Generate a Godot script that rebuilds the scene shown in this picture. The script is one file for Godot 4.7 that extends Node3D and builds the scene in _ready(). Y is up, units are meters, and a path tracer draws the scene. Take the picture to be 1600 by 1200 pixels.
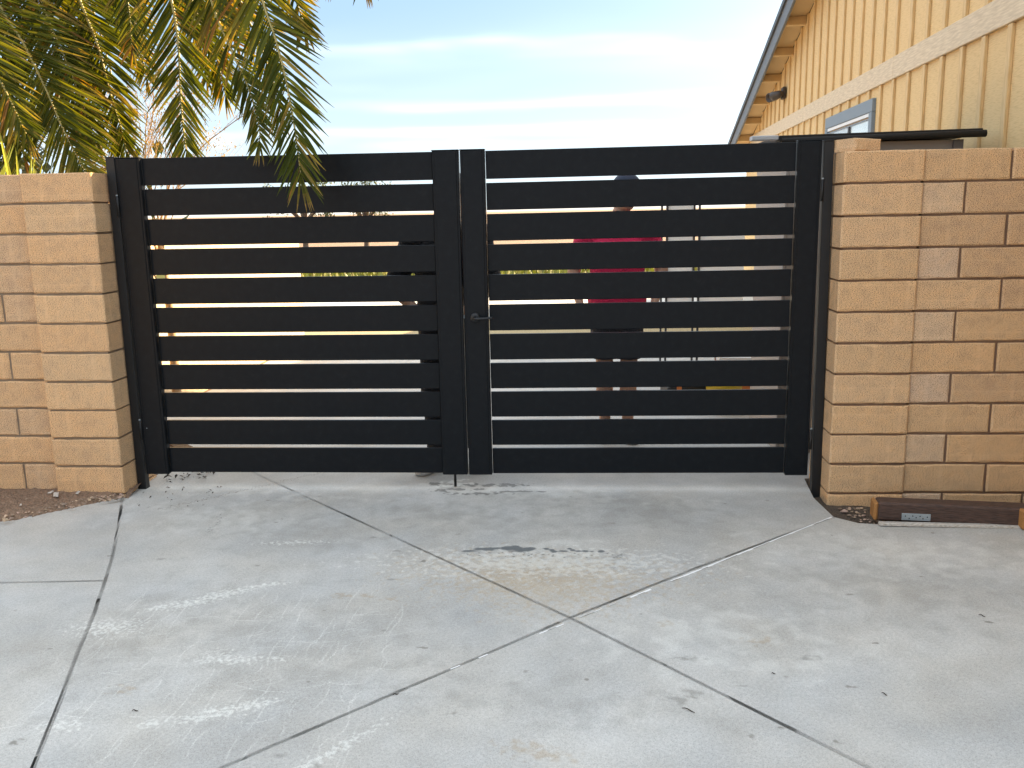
extends Node3D

var M := {}
var names := {}
var rng := RandomNumberGenerator.new()
const SUN := Vector3(0.694, 0.423, -0.583)

# ---------------------------------------------------------------- helpers
func numbered(parent: Node, called: String) -> String:
	var key := str(parent.get_instance_id()) + called
	var n: int = names.get(key, 0)
	names[key] = n + 1
	return called if n == 0 else "%s_%03d" % [called, n]

func tag(o: Node, label: String, category: String, group := "") -> Node:
	o.set_meta("label", label)
	o.set_meta("category", category)
	if group != "":
		o.set_meta("group", group)
	return o

func thing(called: String, label: String, category: String, at := Vector3.ZERO, turn := 0.0, group := "") -> Node3D:
	var o := Node3D.new()
	o.name = numbered(self, called)
	add_child(o, true)
	o.position = at
	o.rotation.y = turn
	tag(o, label, category, group)
	return o

func put(called: String, st, m: Material, parent: Node = self, normals := true) -> MeshInstance3D:
	var o := MeshInstance3D.new()
	o.name = numbered(parent, called)
	if st is SurfaceTool:
		if normals:
			st.generate_normals()
		o.mesh = st.commit()
	else:
		o.mesh = st
	o.material_override = m
	parent.add_child(o, true)
	return o

func struct(called: String, st, m: Material, parent: Node = self) -> MeshInstance3D:
	var o := put(called, st, m, parent)
	if parent == self:
		o.set_meta("kind", "structure")
	return o

func tool(smooth := false) -> SurfaceTool:
	var st := SurfaceTool.new()
	st.begin(Mesh.PRIMITIVE_TRIANGLES)
	st.set_smooth_group(0 if smooth else 0xFFFFFFFF)
	return st

func tri_out(st: SurfaceTool, a: Vector3, b: Vector3, c: Vector3, out: Vector3) -> void:
	if (b - a).cross(c - a).dot(out) > 0.0:
		st.add_vertex(a); st.add_vertex(c); st.add_vertex(b)
	else:
		st.add_vertex(a); st.add_vertex(b); st.add_vertex(c)

func quad_out(st: SurfaceTool, a: Vector3, b: Vector3, c: Vector3, d: Vector3, out: Vector3) -> void:
	tri_out(st, a, b, c, out)
	tri_out(st, a, c, d, out)

func bbox(st: SurfaceTool, c: Vector3, s: Vector3, b: float, bas := Basis.IDENTITY, jit := 0.0) -> void:
	var h := s * 0.5
	var v := {}
	for sx in [-1, 1]:
		for sy in [-1, 1]:
			for sz in [-1, 1]:
				var sg := Vector3(sx, sy, sz)
				var j := Vector3(rng.randf_range(-jit, jit), rng.randf_range(-jit, jit), rng.randf_range(-jit, jit)) if jit > 0.0 else Vector3.ZERO
				for a in 3:
					var p := (h - Vector3(b, b, b))
					p[a] = h[a]
					v[[sx, sy, sz, a]] = c + bas * (p * sg + j)
	for a in 3:
		var u := (a + 1) % 3
		var w := (a + 2) % 3
		for g in [-1, 1]:
			var q := []
			for k in [[-1, -1], [1, -1], [1, 1], [-1, 1]]:
				var sg := [0, 0, 0]
				sg[a] = g; sg[u] = k[0]; sg[w] = k[1]
				q.append(v[[sg[0], sg[1], sg[2], a]])
			var o := Vector3.ZERO
			o[a] = g
			quad_out(st, q[0], q[1], q[2], q[3], bas * o)
	if b <= 0.0:
		return
	for e in 3:
		var a := (e + 1) % 3
		var w := (e + 2) % 3
		for ga in [-1, 1]:
			for gw in [-1, 1]:
				var lo := [0, 0, 0]
				lo[a] = ga; lo[w] = gw; lo[e] = -1
				var hi := lo.duplicate()
				hi[e] = 1
				var o := Vector3.ZERO
				o[a] = ga; o[w] = gw
				quad_out(st, v[[lo[0], lo[1], lo[2], a]], v[[hi[0], hi[1], hi[2], a]], v[[hi[0], hi[1], hi[2], w]], v[[lo[0], lo[1], lo[2], w]], bas * o)
	for sx in [-1, 1]:
		for sy in [-1, 1]:
			for sz in [-1, 1]:
				tri_out(st, v[[sx, sy, sz, 0]], v[[sx, sy, sz, 1]], v[[sx, sy, sz, 2]], bas * Vector3(sx, sy, sz))

func boxmesh(c: Vector3, s: Vector3, b := 0.002, bas := Basis.IDENTITY) -> SurfaceTool:
	var st := tool()
	bbox(st, c, s, b, bas)
	return st

# box given by its two corners
func span(a: Vector3, z: Vector3, b := 0.002) -> SurfaceTool:
	return boxmesh((a + z) * 0.5, (z - a).abs(), b)

func tube(st: SurfaceTool, pts: Array, radii: Array, sides := 8, cap := true) -> void:
	var n := pts.size()
	var up := Vector3.UP
	var t0: Vector3 = (pts[1] - pts[0]).normalized()
	if absf(t0.dot(up)) > 0.9:
		up = Vector3.RIGHT
	var rings := []
	for i in n:
		var t: Vector3 = (pts[mini(i + 1, n - 1)] - pts[maxi(i - 1, 0)]).normalized()
		var s := up.cross(t).normalized()
		up = t.cross(s).normalized()
		var ring := []
		for k in sides:
			var a := TAU * k / sides
			ring.append(pts[i] + (s * cos(a) + up * sin(a)) * radii[i])
		rings.append(ring)
	for i in n - 1:
		for k in sides:
			var k2 := (k + 1) % sides
			var o: Vector3 = rings[i][k] + rings[i + 1][k2] - pts[i] - pts[i + 1]
			quad_out(st, rings[i][k], rings[i][k2], rings[i + 1][k2], rings[i + 1][k], o)
	if cap:
		for e in [0, n - 1]:
			var o: Vector3 = pts[e] - pts[1 if e == 0 else n - 2]
			for k in range(1, sides - 1):
				tri_out(st, rings[e][0], rings[e][k], rings[e][k + 1], o)

func lathe(st: SurfaceTool, prof: Array, at: Vector3, bas := Basis.IDENTITY, sides := 20) -> void:
	for i in prof.size() - 1:
		var p: Vector2 = prof[i]
		var q: Vector2 = prof[i + 1]
		var d := q - p
		for k in sides:
			var a := TAU * k / sides
			var b := TAU * (k + 1) / sides
			var ra := Vector3(cos(a), 0, sin(a))
			var rb := Vector3(cos(b), 0, sin(b))
			var o := (ra + rb) * d.y + Vector3.DOWN * d.x * 2.0
			quad_out(st, at + bas * (ra * p.x + Vector3.UP * p.y), at + bas * (rb * p.x + Vector3.UP * p.y), at + bas * (rb * q.x + Vector3.UP * q.y), at + bas * (ra * q.x + Vector3.UP * q.y), bas * o)

# prism from an outline in (s, y), mapped by f(s, y, depth)
func prism(st: SurfaceTool, poly: PackedVector2Array, f: Callable, d0: float, d1: float) -> void:
	var idx := Geometry2D.triangulate_polygon(poly)
	var n: Vector3 = f.call(poly[0].x, poly[0].y, d1) - f.call(poly[0].x, poly[0].y, d0)
	for i in range(0, idx.size(), 3):
		var q := []
		for k in 3:
			q.append(poly[idx[i + k]])
		tri_out(st, f.call(q[0].x, q[0].y, d1), f.call(q[1].x, q[1].y, d1), f.call(q[2].x, q[2].y, d1), n)
		tri_out(st, f.call(q[0].x, q[0].y, d0), f.call(q[1].x, q[1].y, d0), f.call(q[2].x, q[2].y, d0), -n)
	var cw := Geometry2D.is_polygon_clockwise(poly)
	for i in poly.size():
		var a := poly[i]
		var b := poly[(i + 1) % poly.size()]
		var e := b - a
		var o2 := Vector2(-e.y, e.x) if cw else Vector2(e.y, -e.x)
		var o: Vector3 = f.call(a.x + o2.x, a.y + o2.y, d0) - f.call(a.x, a.y, d0)
		quad_out(st, f.call(a.x, a.y, d0), f.call(b.x, b.y, d0), f.call(b.x, b.y, d1), f.call(a.x, a.y, d1), o)

func catmull(p: Array, per: int) -> Array:
	var r := []
	for i in p.size() - 1:
		var a: Vector3 = p[maxi(i - 1, 0)]
		var b: Vector3 = p[i]
		var c: Vector3 = p[i + 1]
		var d: Vector3 = p[mini(i + 2, p.size() - 1)]
		for k in per:
			r.append(b.cubic_interpolate(c, a, d, float(k) / per))
	r.append(p[-1])
	return r

# ---------------------------------------------------------------- materials
func lin(r: float, g: float, b: float) -> Color:
	return Color(r, g, b).linear_to_srgb()

func mat(called: String, r: float, g: float, b: float, rough: float) -> StandardMaterial3D:
	var m := StandardMaterial3D.new()
	m.resource_name = called
	m.albedo_color = lin(r, g, b)
	m.roughness = rough
	M[called] = m
	return m

func noise_tex(sd: int, freq: float, octaves: int, ramp: Array, size := 512, kind := FastNoiseLite.TYPE_SIMPLEX_SMOOTH, w := 0) -> NoiseTexture2D:
	var n := FastNoiseLite.new()
	n.seed = sd
	n.noise_type = kind
	n.frequency = freq
	n.fractal_octaves = octaves
	if kind == FastNoiseLite.TYPE_CELLULAR:
		n.cellular_return_type = FastNoiseLite.RETURN_DISTANCE
		n.fractal_type = FastNoiseLite.FRACTAL_NONE
	var t := NoiseTexture2D.new()
	t.width = w if w > 0 else size
	t.height = size
	t.seamless = true
	t.noise = n
	if ramp.size() > 0:
		var g := Gradient.new()
		g.offsets = PackedFloat32Array(ramp.map(func(x): return x[0]))
		g.colors = PackedColorArray(ramp.map(func(x): return Color(x[1], x[2], x[3]) if x.size() > 2 else Color(x[1], x[1], x[1])))
		t.color_ramp = g
	return t

func tri(m: StandardMaterial3D, scale: Vector3, world := true) -> StandardMaterial3D:
	m.uv1_triplanar = true
	m.uv1_world_triplanar = world
	m.uv1_scale = scale
	return m

func bump(m: StandardMaterial3D, t: Texture2D, cm: float) -> void:
	m.heightmap_enabled = true
	m.heightmap_texture = t
	m.heightmap_scale = cm

func make_materials() -> void:
	var m := mat("gate_black", 0.0085, 0.012, 0.017, 0.42)
	m.albedo_texture = noise_tex(4, 0.01, 6, [[0.0, 0.66, 0.66, 0.66], [0.5, 0.74, 0.74, 0.74], [0.75, 0.80, 0.79, 0.77], [1.0, 1.0, 0.97, 0.92]], 1024)
	m.roughness_texture = noise_tex(3, 0.02, 4, [[0.0, 0.86], [1.0, 1.0]])
	m.metallic_specular = 0.3
	tri(m, Vector3(2, 2, 2))
	mat("post_black", 0.004, 0.0045, 0.0055, 0.5)
	mat("lever_black", 0.005, 0.005, 0.006, 0.42)
	# split block
	var pits := noise_tex(11, 0.045, 3, [[0.0, 0.42, 0.33, 0.26], [0.255, 0.44, 0.34, 0.27], [0.295, 0.95, 0.93, 0.91], [0.5, 0.97, 0.965, 0.96], [0.72, 0.985, 0.985, 0.98], [0.8, 1.0, 1.0, 1.0]], 1024, FastNoiseLite.TYPE_SIMPLEX)
	var rough := noise_tex(12, 0.06, 5, [], 1024, FastNoiseLite.TYPE_SIMPLEX)
	var fine_grain := noise_tex(14, 0.16, 3, [], 1024, FastNoiseLite.TYPE_SIMPLEX)
	var cloud := noise_tex(13, 0.012, 4, [[0.2, 0.94, 0.94, 0.95], [0.5, 0.985, 0.985, 0.985], [0.8, 1.0, 0.99, 0.975]])
	var tints := [[0.78, 0.505, 0.275], [0.80, 0.535, 0.30], [0.80, 0.55, 0.325], [0.74, 0.49, 0.275], [0.76, 0.52, 0.30], [0.70, 0.48, 0.29], [0.76, 0.565, 0.40], [0.78, 0.575, 0.385]]
	for i in tints.size():
		m = mat("block_%d" % i, tints[i][0], tints[i][1], tints[i][2], 0.93)
		m.albedo_texture = pits
		tri(m, Vector3(2.6, 4.4, 2.6))
		m.uv1_offset = Vector3(0.13 * i, 0.37 * i, 0.21 * i)
		m.detail_enabled = true
		m.detail_albedo = cloud
		m.detail_blend_mode = BaseMaterial3D.BLEND_MODE_MUL
		m.detail_uv_layer = BaseMaterial3D.DETAIL_UV_2
		m.uv2_triplanar = true
		m.uv2_world_triplanar = true
		m.uv2_scale = Vector3(1.7, 1.7, 1.7)
		m.uv2_offset = Vector3(0.31 * i, 0.17 * i, 0.05 * i)
		bump(m, fine_grain, 0.10)
	m = mat("mortar", 0.36, 0.225, 0.15, 0.97)
	m.albedo_texture = noise_tex(15, 0.05, 4, [[0.0, 0.75], [1.0, 1.0]])
	tri(m, Vector3(5, 5, 5))
	bump(m, rough, 0.5)
	m = mat("mortar_grey", 0.34, 0.26, 0.185, 0.97)
	tri(m, Vector3(5, 5, 5))
	bump(m, rough, 0.5)
	# soil
	m = mat("soil", 0.34, 0.22, 0.145, 1.0)
	m.albedo_texture = noise_tex(21, 0.03, 6, [[0.0, 0.55], [0.5, 0.85], [1.0, 1.0]], 1024)
	tri(m, Vector3(1.3, 1.3, 1.3))
	bump(m, noise_tex(22, 0.05, 6, [], 1024), 1.2)
	m = mat("damp_soil", 0.2, 0.15, 0.11, 1.0)
	m.albedo_texture = noise_tex(23, 0.05, 6, [[0.0, 0.4], [0.5, 0.85], [1.0, 1.0]], 1024)
	tri(m, Vector3(2, 2, 2))
	bump(m, noise_tex(24, 0.06, 6, [], 1024), 1.5)
	mat("joint_dirt", 0.05, 0.038, 0.028, 1.0)
	m = mat("gravel_yellow", 0.46, 0.36, 0.19, 1.0)
	m.albedo_texture = noise_tex(25, 0.08, 5, [[0.0, 0.4], [0.5, 0.9], [1.0, 1.0]], 1024)
	tri(m, Vector3(0.7, 0.7, 0.7))
	mat("pebble", 0.36, 0.27, 0.2, 0.95).vertex_color_use_as_albedo = true
	mat("asphalt", 0.06, 0.06, 0.062, 0.9)
	# house
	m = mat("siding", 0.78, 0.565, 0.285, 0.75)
	m.albedo_texture = noise_tex(31, 0.02, 5, [[0.0, 0.88, 0.86, 0.82], [0.45, 0.965, 0.96, 0.95], [1.0, 1.0, 1.0, 1.0]], 1024)
	tri(m, Vector3(0.5, 6.0, 0.5))
	m = mat("batten", 0.79, 0.58, 0.305, 0.7)
	m.albedo_texture = noise_tex(33, 0.03, 4, [[0.0, 0.86, 0.83, 0.78], [1.0, 1.0, 1.0, 1.0]])
	tri(m, Vector3(3, 0.4, 3))
	m = mat("band_board", 0.78, 0.66, 0.48, 0.7)
	m.albedo_texture = noise_tex(34, 0.03, 4, [[0.0, 0.84, 0.82, 0.8], [1.0, 1.0, 1.0, 1.0]])
	tri(m, Vector3(0.4, 4, 0.4))
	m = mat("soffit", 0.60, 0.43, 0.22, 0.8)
	mat("fascia", 0.115, 0.13, 0.15, 0.55)
	mat("drip_edge", 0.035, 0.038, 0.042, 0.5)
	m = mat("shingle", 0.09, 0.085, 0.08, 0.95)
	mat("window_trim", 0.20, 0.255, 0.31, 0.6)
	mat("sash", 0.75, 0.76, 0.76, 0.4)
	mat("screen_dark", 0.05, 0.055, 0.06, 0.6)
	mat("sky_reflection", 0.55, 0.68, 0.72, 0.7)  # pale blue imitating sky mirrored in the window glass
	m = mat("glass", 0.9, 0.95, 0.97, 0.03)
	m.transparency = BaseMaterial3D.TRANSPARENCY_ALPHA
	m.albedo_color.a = 0.12
	mat("bronze", 0.05, 0.037, 0.03, 0.5)
	mat("lens", 0.5, 0.5, 0.48, 0.1)
	# shed
	m = mat("shed_wall", 0.36, 0.32, 0.29, 0.6)
	tri(m, Vector3(4, 4, 4))
	bump(m, noise_tex(41, 0.05, 3, []), 0.1)
	m = mat("shed_roof", 0.018, 0.017, 0.017, 0.8)
	m.albedo_texture = noise_tex(42, 0.1, 4, [[0.0, 0.5], [1.0, 1.0]])
	tri(m, Vector3(4, 4, 4))
	mat("flashing", 0.42, 0.44, 0.46, 0.5)
	mat("shed_corner", 0.16, 0.15, 0.15, 0.6)
	# timber
	m = mat("dark_timber", 0.105, 0.062, 0.048, 0.7)
	m.albedo_texture = noise_tex(51, 0.03, 5, [[0.0, 0.45, 0.45, 0.45], [0.5, 0.85, 0.82, 0.8], [1.0, 1.0, 1.0, 1.0]])
	tri(m, Vector3(0.9, 9, 9))
	bump(m, noise_tex(52, 0.03, 5, []), 0.2)
	m = mat("cut_timber", 0.42, 0.20, 0.06, 0.8)
	m.albedo_texture = noise_tex(53, 0.05, 4, [[0.0, 0.45, 0.4, 0.35], [0.6, 1.0, 1.0, 1.0]])
	tri(m, Vector3(6, 14, 14))
	m = mat("galvanised", 0.42, 0.47, 0.5, 0.45)
	m.metallic = 0.4
	m.albedo_texture = noise_tex(54, 0.06, 3, [[0.0, 0.8], [1.0, 1.0]])
	tri(m, Vector3(6, 6, 6))
	mat("hole_dark", 0.02, 0.02, 0.02, 0.8)
	m = mat("pvc", 0.55, 0.52, 0.48, 0.5)
	m.albedo_texture = noise_tex(55, 0.04, 4, [[0.0, 0.7, 0.66, 0.6], [0.6, 1.0, 1.0, 1.0]])
	tri(m, Vector3(2, 6, 6))
	# palm
	for d in [["leaf_green", 0.060, 0.082, 0.020], ["leaf_olive", 0.095, 0.105, 0.026], ["leaf_yellow", 0.26, 0.20, 0.045], ["leaf_dry", 0.25, 0.14, 0.045]]:
		m = mat(d[0], d[1], d[2], d[3], 0.55)
		m.vertex_color_use_as_albedo = true
		m.albedo_color = Color.WHITE
		m.metallic_specular = 0.3
		m.backlight_enabled = true
		m.backlight = Color(1.0, 0.95, 0.3) if d[0] != "leaf_dry" else Color(0.7, 0.5, 0.25)
	mat("rachis", 0.36, 0.30, 0.10, 0.5)
	m = mat("palm_bark", 0.09, 0.06, 0.038, 0.95)
	m.albedo_texture = noise_tex(61, 0.03, 5, [[0.0, 0.4], [1.0, 1.0]])
	tri(m, Vector3(1.5, 3, 1.5))
	bump(m, noise_tex(62, 0.03, 4, []), 4.0)
	m = mat("blade", 0.22, 0.27, 0.05, 0.5)
	m.backlight_enabled = true
	m.backlight = Color(0.7, 0.7, 0.25)
	mat("blade_orange", 0.42, 0.14, 0.03, 0.6)
	mat("twig", 0.34, 0.22, 0.12, 0.9)
	mat("dark_twig", 0.045, 0.035, 0.028, 0.9)
	m = mat("tree_leaf", 0.07, 0.085, 0.025, 0.6)
	m.vertex_color_use_as_albedo = true
	m.albedo_color = Color.WHITE
	m.backlight_enabled = true
	m.backlight = Color(0.5, 0.55, 0.2)
	mat("trunk", 0.10, 0.075, 0.055, 0.95)
	m = mat("stucco_white", 0.85, 0.83, 0.78, 0.9)
	m.albedo_texture = noise_tex(71, 0.02, 4, [[0.0, 0.9], [1.0, 1.0]])
	tri(m, Vector3(1, 1, 1))
	m = mat("stucco_tan", 0.70, 0.57, 0.38, 0.95)
	m.albedo_texture = noise_tex(72, 0.02, 4, [[0.0, 0.85], [1.0, 1.0]])
	tri(m, Vector3(1, 1, 1))
	# people and yard things
	m = mat("skin", 0.42, 0.24, 0.16, 0.55)
	m.subsurf_scatter_enabled = true
	m.subsurf_scatter_strength = 0.1
	for d in [["shirt_red", 0.62, 0.015, 0.085], ["shirt_dark", 0.014, 0.015, 0.02], ["shorts_dark", 0.02, 0.021, 0.027], ["trousers", 0.03, 0.03, 0.036]]:
		m = mat(d[0], d[1], d[2], d[3], 0.9)
		m.rim_enabled = true
		m.rim = 0.3
		tri(m, Vector3(6, 6, 6))
		bump(m, noise_tex(81, 0.02, 3, []), 0.8)
	mat("hair", 0.012, 0.009, 0.008, 0.6)
	mat("cap_navy", 0.012, 0.02, 0.045, 0.8)
	mat("shoe_dark", 0.03, 0.03, 0.03, 0.6)
	mat("shoe_tan", 0.45, 0.38, 0.31, 0.7)
	mat("sole", 0.5, 0.48, 0.45, 0.7)
	mat("eye", 0.02, 0.02, 0.02, 0.2)
	mat("bucket_yellow", 0.72, 0.50, 0.03, 0.4)
	mat("cooler_orange", 0.65, 0.20, 0.05, 0.45)
	mat("toolbox_black", 0.02, 0.02, 0.022, 0.5)
	mat("white_plastic", 0.8, 0.8, 0.78, 0.4)
	mat("steel_dark", 0.03, 0.03, 0.033, 0.5)
	mat("white_panel", 0.76, 0.76, 0.74, 0.6)
	mat("red_rag", 0.4, 0.02, 0.03, 0.9)
	mat("sealant", 0.8, 0.8, 0.79, 0.7)

# the picture of the concrete: broom marks, mottling, chalk, wet spots, rust. 6 m square from (-3.2, -1.2)
const TX := -3.2
const TZ := -1.2
const TW := 6.0
const TN := 1536
var pic: PackedByteArray

func nimg(sd: int, freq: float, oct: int) -> PackedByteArray:
	var n := FastNoiseLite.new()
	n.seed = sd
	n.frequency = freq
	n.fractal_octaves = oct
	n.noise_type = FastNoiseLite.TYPE_SIMPLEX_SMOOTH
	return n.get_image(TN, TN, false, false, true).get_data()

# col: sRGB bytes to move towards; soft edge broken up by noise
func blot(cx: float, cz: float, rx: float, rz: float, col: Vector3, strength: float, sd: int, rag := 0.5, ang := 0.0, fine := 9.0, hard := 2.2) -> void:
	var n := FastNoiseLite.new()
	n.seed = sd
	n.frequency = fine
	n.fractal_octaves = 4
	var k := TN / TW
	var big := maxf(rx, rz) * (1.0 + rag)
	var ca := cos(ang)
	var sa := sin(ang)
	for j in range(maxi(0, int((cz - big - TZ) * k)), mini(TN, int((cz + big - TZ) * k) + 1)):
		for i in range(maxi(0, int((cx - big - TX) * k)), mini(TN, int((cx + big - TX) * k) + 1)):
			var x := TX + i / k
			var z := TZ + j / k
			var dx := ((x - cx) * ca + (z - cz) * sa) / rx
			var dz := (-(x - cx) * sa + (z - cz) * ca) / rz
			var d := sqrt(dx * dx + dz * dz) + n.get_noise_2d(x, z) * rag * 2.0
			var a := clampf((1.0 - d) * hard, 0.0, 1.0) * strength
			if a > 0.0:
				var o := (j * TN + i) * 3
				pic[o] = int(lerpf(pic[o], col.x, a))
				pic[o + 1] = int(lerpf(pic[o + 1], col.y, a))
				pic[o + 2] = int(lerpf(pic[o + 2], col.z, a))

# a scatter of scratches, chalky
func scratch(a: Vector2, b: Vector2, col: Vector3, strength: float) -> void:
	var k := TN / TW
	var n := int(a.distance_to(b) * k * 1.5)
	var wob := rng.randf_range(-0.03, 0.03)
	for s in n:
		var t := float(s) / n
		if rng.randf() < 0.25:
			continue
		var p := a.lerp(b, t) + (b - a).orthogonal().normalized() * (wob * sin(t * PI) + rng.randf_range(-0.0015, 0.0015))
		var i := int((p.x - TX) * k)
		var j := int((p.y - TZ) * k)
		if i < 0 or j < 0 or i >= TN or j >= TN:
			continue
		var o := (j * TN + i) * 3
		var w := strength * rng.randf_range(0.4, 1.0) * (1.0 - absf(t - 0.5))
		pic[o] = int(lerpf(pic[o], col.x, w))
		pic[o + 1] = int(lerpf(pic[o + 1], col.y, w))
		pic[o + 2] = int(lerpf(pic[o + 2], col.z, w))

func concrete_picture() -> ImageTexture:
	var a := nimg(101, 0.0035, 5)
	var b := nimg(102, 0.02, 4)
	var c := nimg(103, 0.25, 3)
	var e := nimg(104, 0.006, 3)
	pic = PackedByteArray()
	pic.resize(TN * TN * 3)
	var o := 0
	for i in TN * TN:
		var v := 181.0 + (a[i] - 128) * 0.10 + (b[i] - 128) * 0.05 + (c[i] - 128) * 0.10
		var w := (e[i] - 128) * 0.017
		pic[o] = clampi(int(v + w + 2.0), 0, 255)
		pic[o + 1] = clampi(int(v), 0, 255)
		pic[o + 2] = clampi(int(v - w * 1.4 - 5.0), 0, 255)
		o += 3
	var white := Vector3(226, 226, 220)
	var dark := Vector3(150, 148, 142)
	var tan := Vector3(178, 158, 130)
	# broad darker and paler drifts
	for d in [[-0.33, 0.38, 0.4, 0.16], [-0.1, 0.5, 0.55, 0.2], [0.75, 0.36, 0.45, 0.2], [0.3, 0.15, 0.6, 0.12], [-0.6, 1.9, 0.5, 0.35], [1.6, 1.25, 0.5, 0.3], [0.3, 2.2, 0.4, 0.12], [-1.3, 1.8, 0.25, 0.5], [-1.0, 0.7, 0.5, 0.25]]:
		blot(d[0], d[1], d[2], d[3], dark, 0.34, int(d[0] * 100) + 900, 1.1, 0.2, 7.0, 0.7)
	for d in [[1.9, 0.9, 0.6, 0.25], [-1.6, 0.45, 0.5, 0.2], [0.1, 0.05, 0.9, 0.1], [0.9, 1.75, 0.5, 0.25], [-1.3, 0.1, 0.5, 0.1], [0.2, 1.0, 0.35, 0.3]]:
		blot(d[0], d[1], d[2], d[3], white, 0.34, int(d[0] * 100) + 950, 1.1, 0.15, 7.0, 0.7)
	# sandy crust
	for d in [[0.05, 1.1, 0.3, 0.14], [0.27, 1.38, 0.22, 0.16], [0.45, 1.2, 0.3, 0.16], [0.1, 1.25, 0.3, 0.15]]:
		blot(d[0], d[1], d[2], d[3], tan, 0.25, int(d[0] * 100) + 700, 1.4, 0.0, 22.0)
	blot(0.25, 1.05, 0.5, 0.12, white, 0.4, 705, 1.3, 0.0, 20.0)
	# rust and brown spots
	for d in [[-0.6, 1.43, 0.045, 0.03], [-0.5, 1.43, 0.04, 0.03], [-0.4, 1.46, 0.04, 0.025], [0.28, 2.51, 0.09, 0.035], [0.2, 2.47, 0.07, 0.03], [1.05, 1.78, 0.07, 0.03], [0.72, 1.65, 0.04, 0.025], [-1.15, 2.2, 0.05, 0.03]]:
		blot(d[0], d[1], d[2], d[3], Vector3(160, 138, 110), 0.32, int(d[1] * 100) + 500, 0.8, 0.0, 22.0, 1.0)
	# small grey spots
	for d in [[0.78, 1.92, 0.05, 0.02], [1.19, 1.9, 0.05, 0.02], [0.71, 2.2, 0.05, 0.03], [0.76, 2.15, 0.05, 0.03], [-0.43, 1.26, 0.025, 0.015], [-0.36, 1.74, 0.02, 0.015], [-0.5, 2.55, 0.025, 0.02], [-0.37, 2.59, 0.018, 0.012], [-1.55, 1.05, 0.05, 0.015], [-0.47, 0.93, 0.03, 0.012], [-0.2, 0.7, 0.025, 0.012], [-0.62, 0.75, 0.02, 0.012]]:
		blot(d[0], d[1], d[2], d[3], Vector3(130, 128, 122), 0.5, int(d[0] * 1000) + 3300, 0.6, 0.0, 20.0, 1.1)
	for s in 46:
		var p := Vector2(rng.randf_range(-2.0, 2.2), rng.randf_range(0.1, 2.6))
		blot(p.x, p.y, rng.randf_range(0.006, 0.02), rng.randf_range(0.005, 0.012), Vector3(120, 116, 108), rng.randf_range(0.3, 0.7), s + 4000, 0.5, 0.0, 30.0)
	# round the drop rod
	blot(-0.33, -0.13, 0.09, 0.07, white, 0.85, 611, 0.8, 0.0, 14.0)
	for d in [[-0.45, -0.12, 0.05, 0.03], [-0.3, -0.02, 0.12, 0.02], [-0.2, 0.06, 0.16, 0.02], [-0.38, 0.02, 0.05, 0.02], [-0.1, -0.1, 0.2, 0.03], [0.05, 0.02, 0.15, 0.012]]:
		blot(d[0], d[1], d[2], d[3], Vector3(100, 99, 96), 0.6, int(d[0] * 1000) + 6300, 0.8, 0.0, 16.0)
	# fresh wet drips, a broken row
	for d in [[-0.12, 0.92, 0.05, 0.010], [-0.06, 0.90, 0.05, 0.014], [0.0, 0.885, 0.05, 0.013], [0.05, 0.89, 0.035, 0.022], [0.09, 0.89, 0.035, 0.028], [0.135, 0.9, 0.035, 0.026], [0.165, 0.885, 0.02, 0.012], [0.235, 0.885, 0.017, 0.012], [0.26, 0.9, 0.015, 0.01], [0.275, 0.92, 0.02, 0.011], [0.32, 0.915, 0.02, 0.01], [0.345, 0.885, 0.012, 0.008], [0.38, 0.913, 0.028, 0.011], [0.42, 0.91, 0.02, 0.012], [0.45, 0.915, 0.014, 0.008], [0.49, 0.912, 0.016, 0.012], [0.36, 0.9, 0.01, 0.007]]:
		blot(d[0], d[1], d[2] * 1.15, d[3] * 1.5, Vector3(104, 107, 108), 0.95, int(d[0] * 1000) + 7300, 0.35, 0.0, 12.0)
	for s in 40:
		blot(rng.randf_range(-0.15, 0.6), 0.94 + rng.randf_range(-0.01, 0.05), 0.006, 0.006, Vector3(112, 112, 108), 0.7, s + 7900, 0.5, 0.0, 30.0)
	# chalk and lime drag marks
	for d in [[-1.33, 1.56, 0.05, 0.02, -0.5], [-1.24, 1.53, 0.06, 0.03, -0.5], [-1.16, 1.47, 0.09, 0.035, -0.75], [-1.06, 1.4, 0.09, 0.025, -0.6], [-0.95, 1.33, 0.08, 0.015, -0.4], [-0.83, 2.35, 0.06, 0.025, -0.4], [-0.75, 2.31, 0.07, 0.03, -0.4], [-0.66, 2.27, 0.05, 0.02, -0.3], [-0.93, 1.97, 0.06, 0.035, -0.2], [-0.82, 1.98, 0.05, 0.025, -0.2], [-0.7, 1.97, 0.03, 0.015, -0.2], [-0.97, 2.4, 0.03, 0.018, -0.5], [-0.35, 2.52, 0.16, 0.018, -0.9], [-1.45, 1.75, 0.1, 0.05, 0.0], [-1.25, 2.42, 0.05, 0.03, 0.0], [-1.0, 0.83, 0.12, 0.02, -0.1]]:
		blot(d[0], d[1], d[2], d[3], white, 0.6, int(d[1] * 1000) + 8300, 1.5, d[4], 42.0, 1.1)
	for s in 170:
		var p := Vector2(rng.randf_range(-1.5, -0.3), rng.randf_range(1.3, 2.5))
		var l := rng.randf_range(0.05, 0.28)
		var dir := Vector2(rng.randf_range(-0.12, 0.12) - 0.03, 1.0) if s % 3 else Vector2(1.0, rng.randf_range(-0.6, 0.2))
		scratch(p, p + dir.normalized() * l, white, rng.randf_range(0.25, 0.75))
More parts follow.
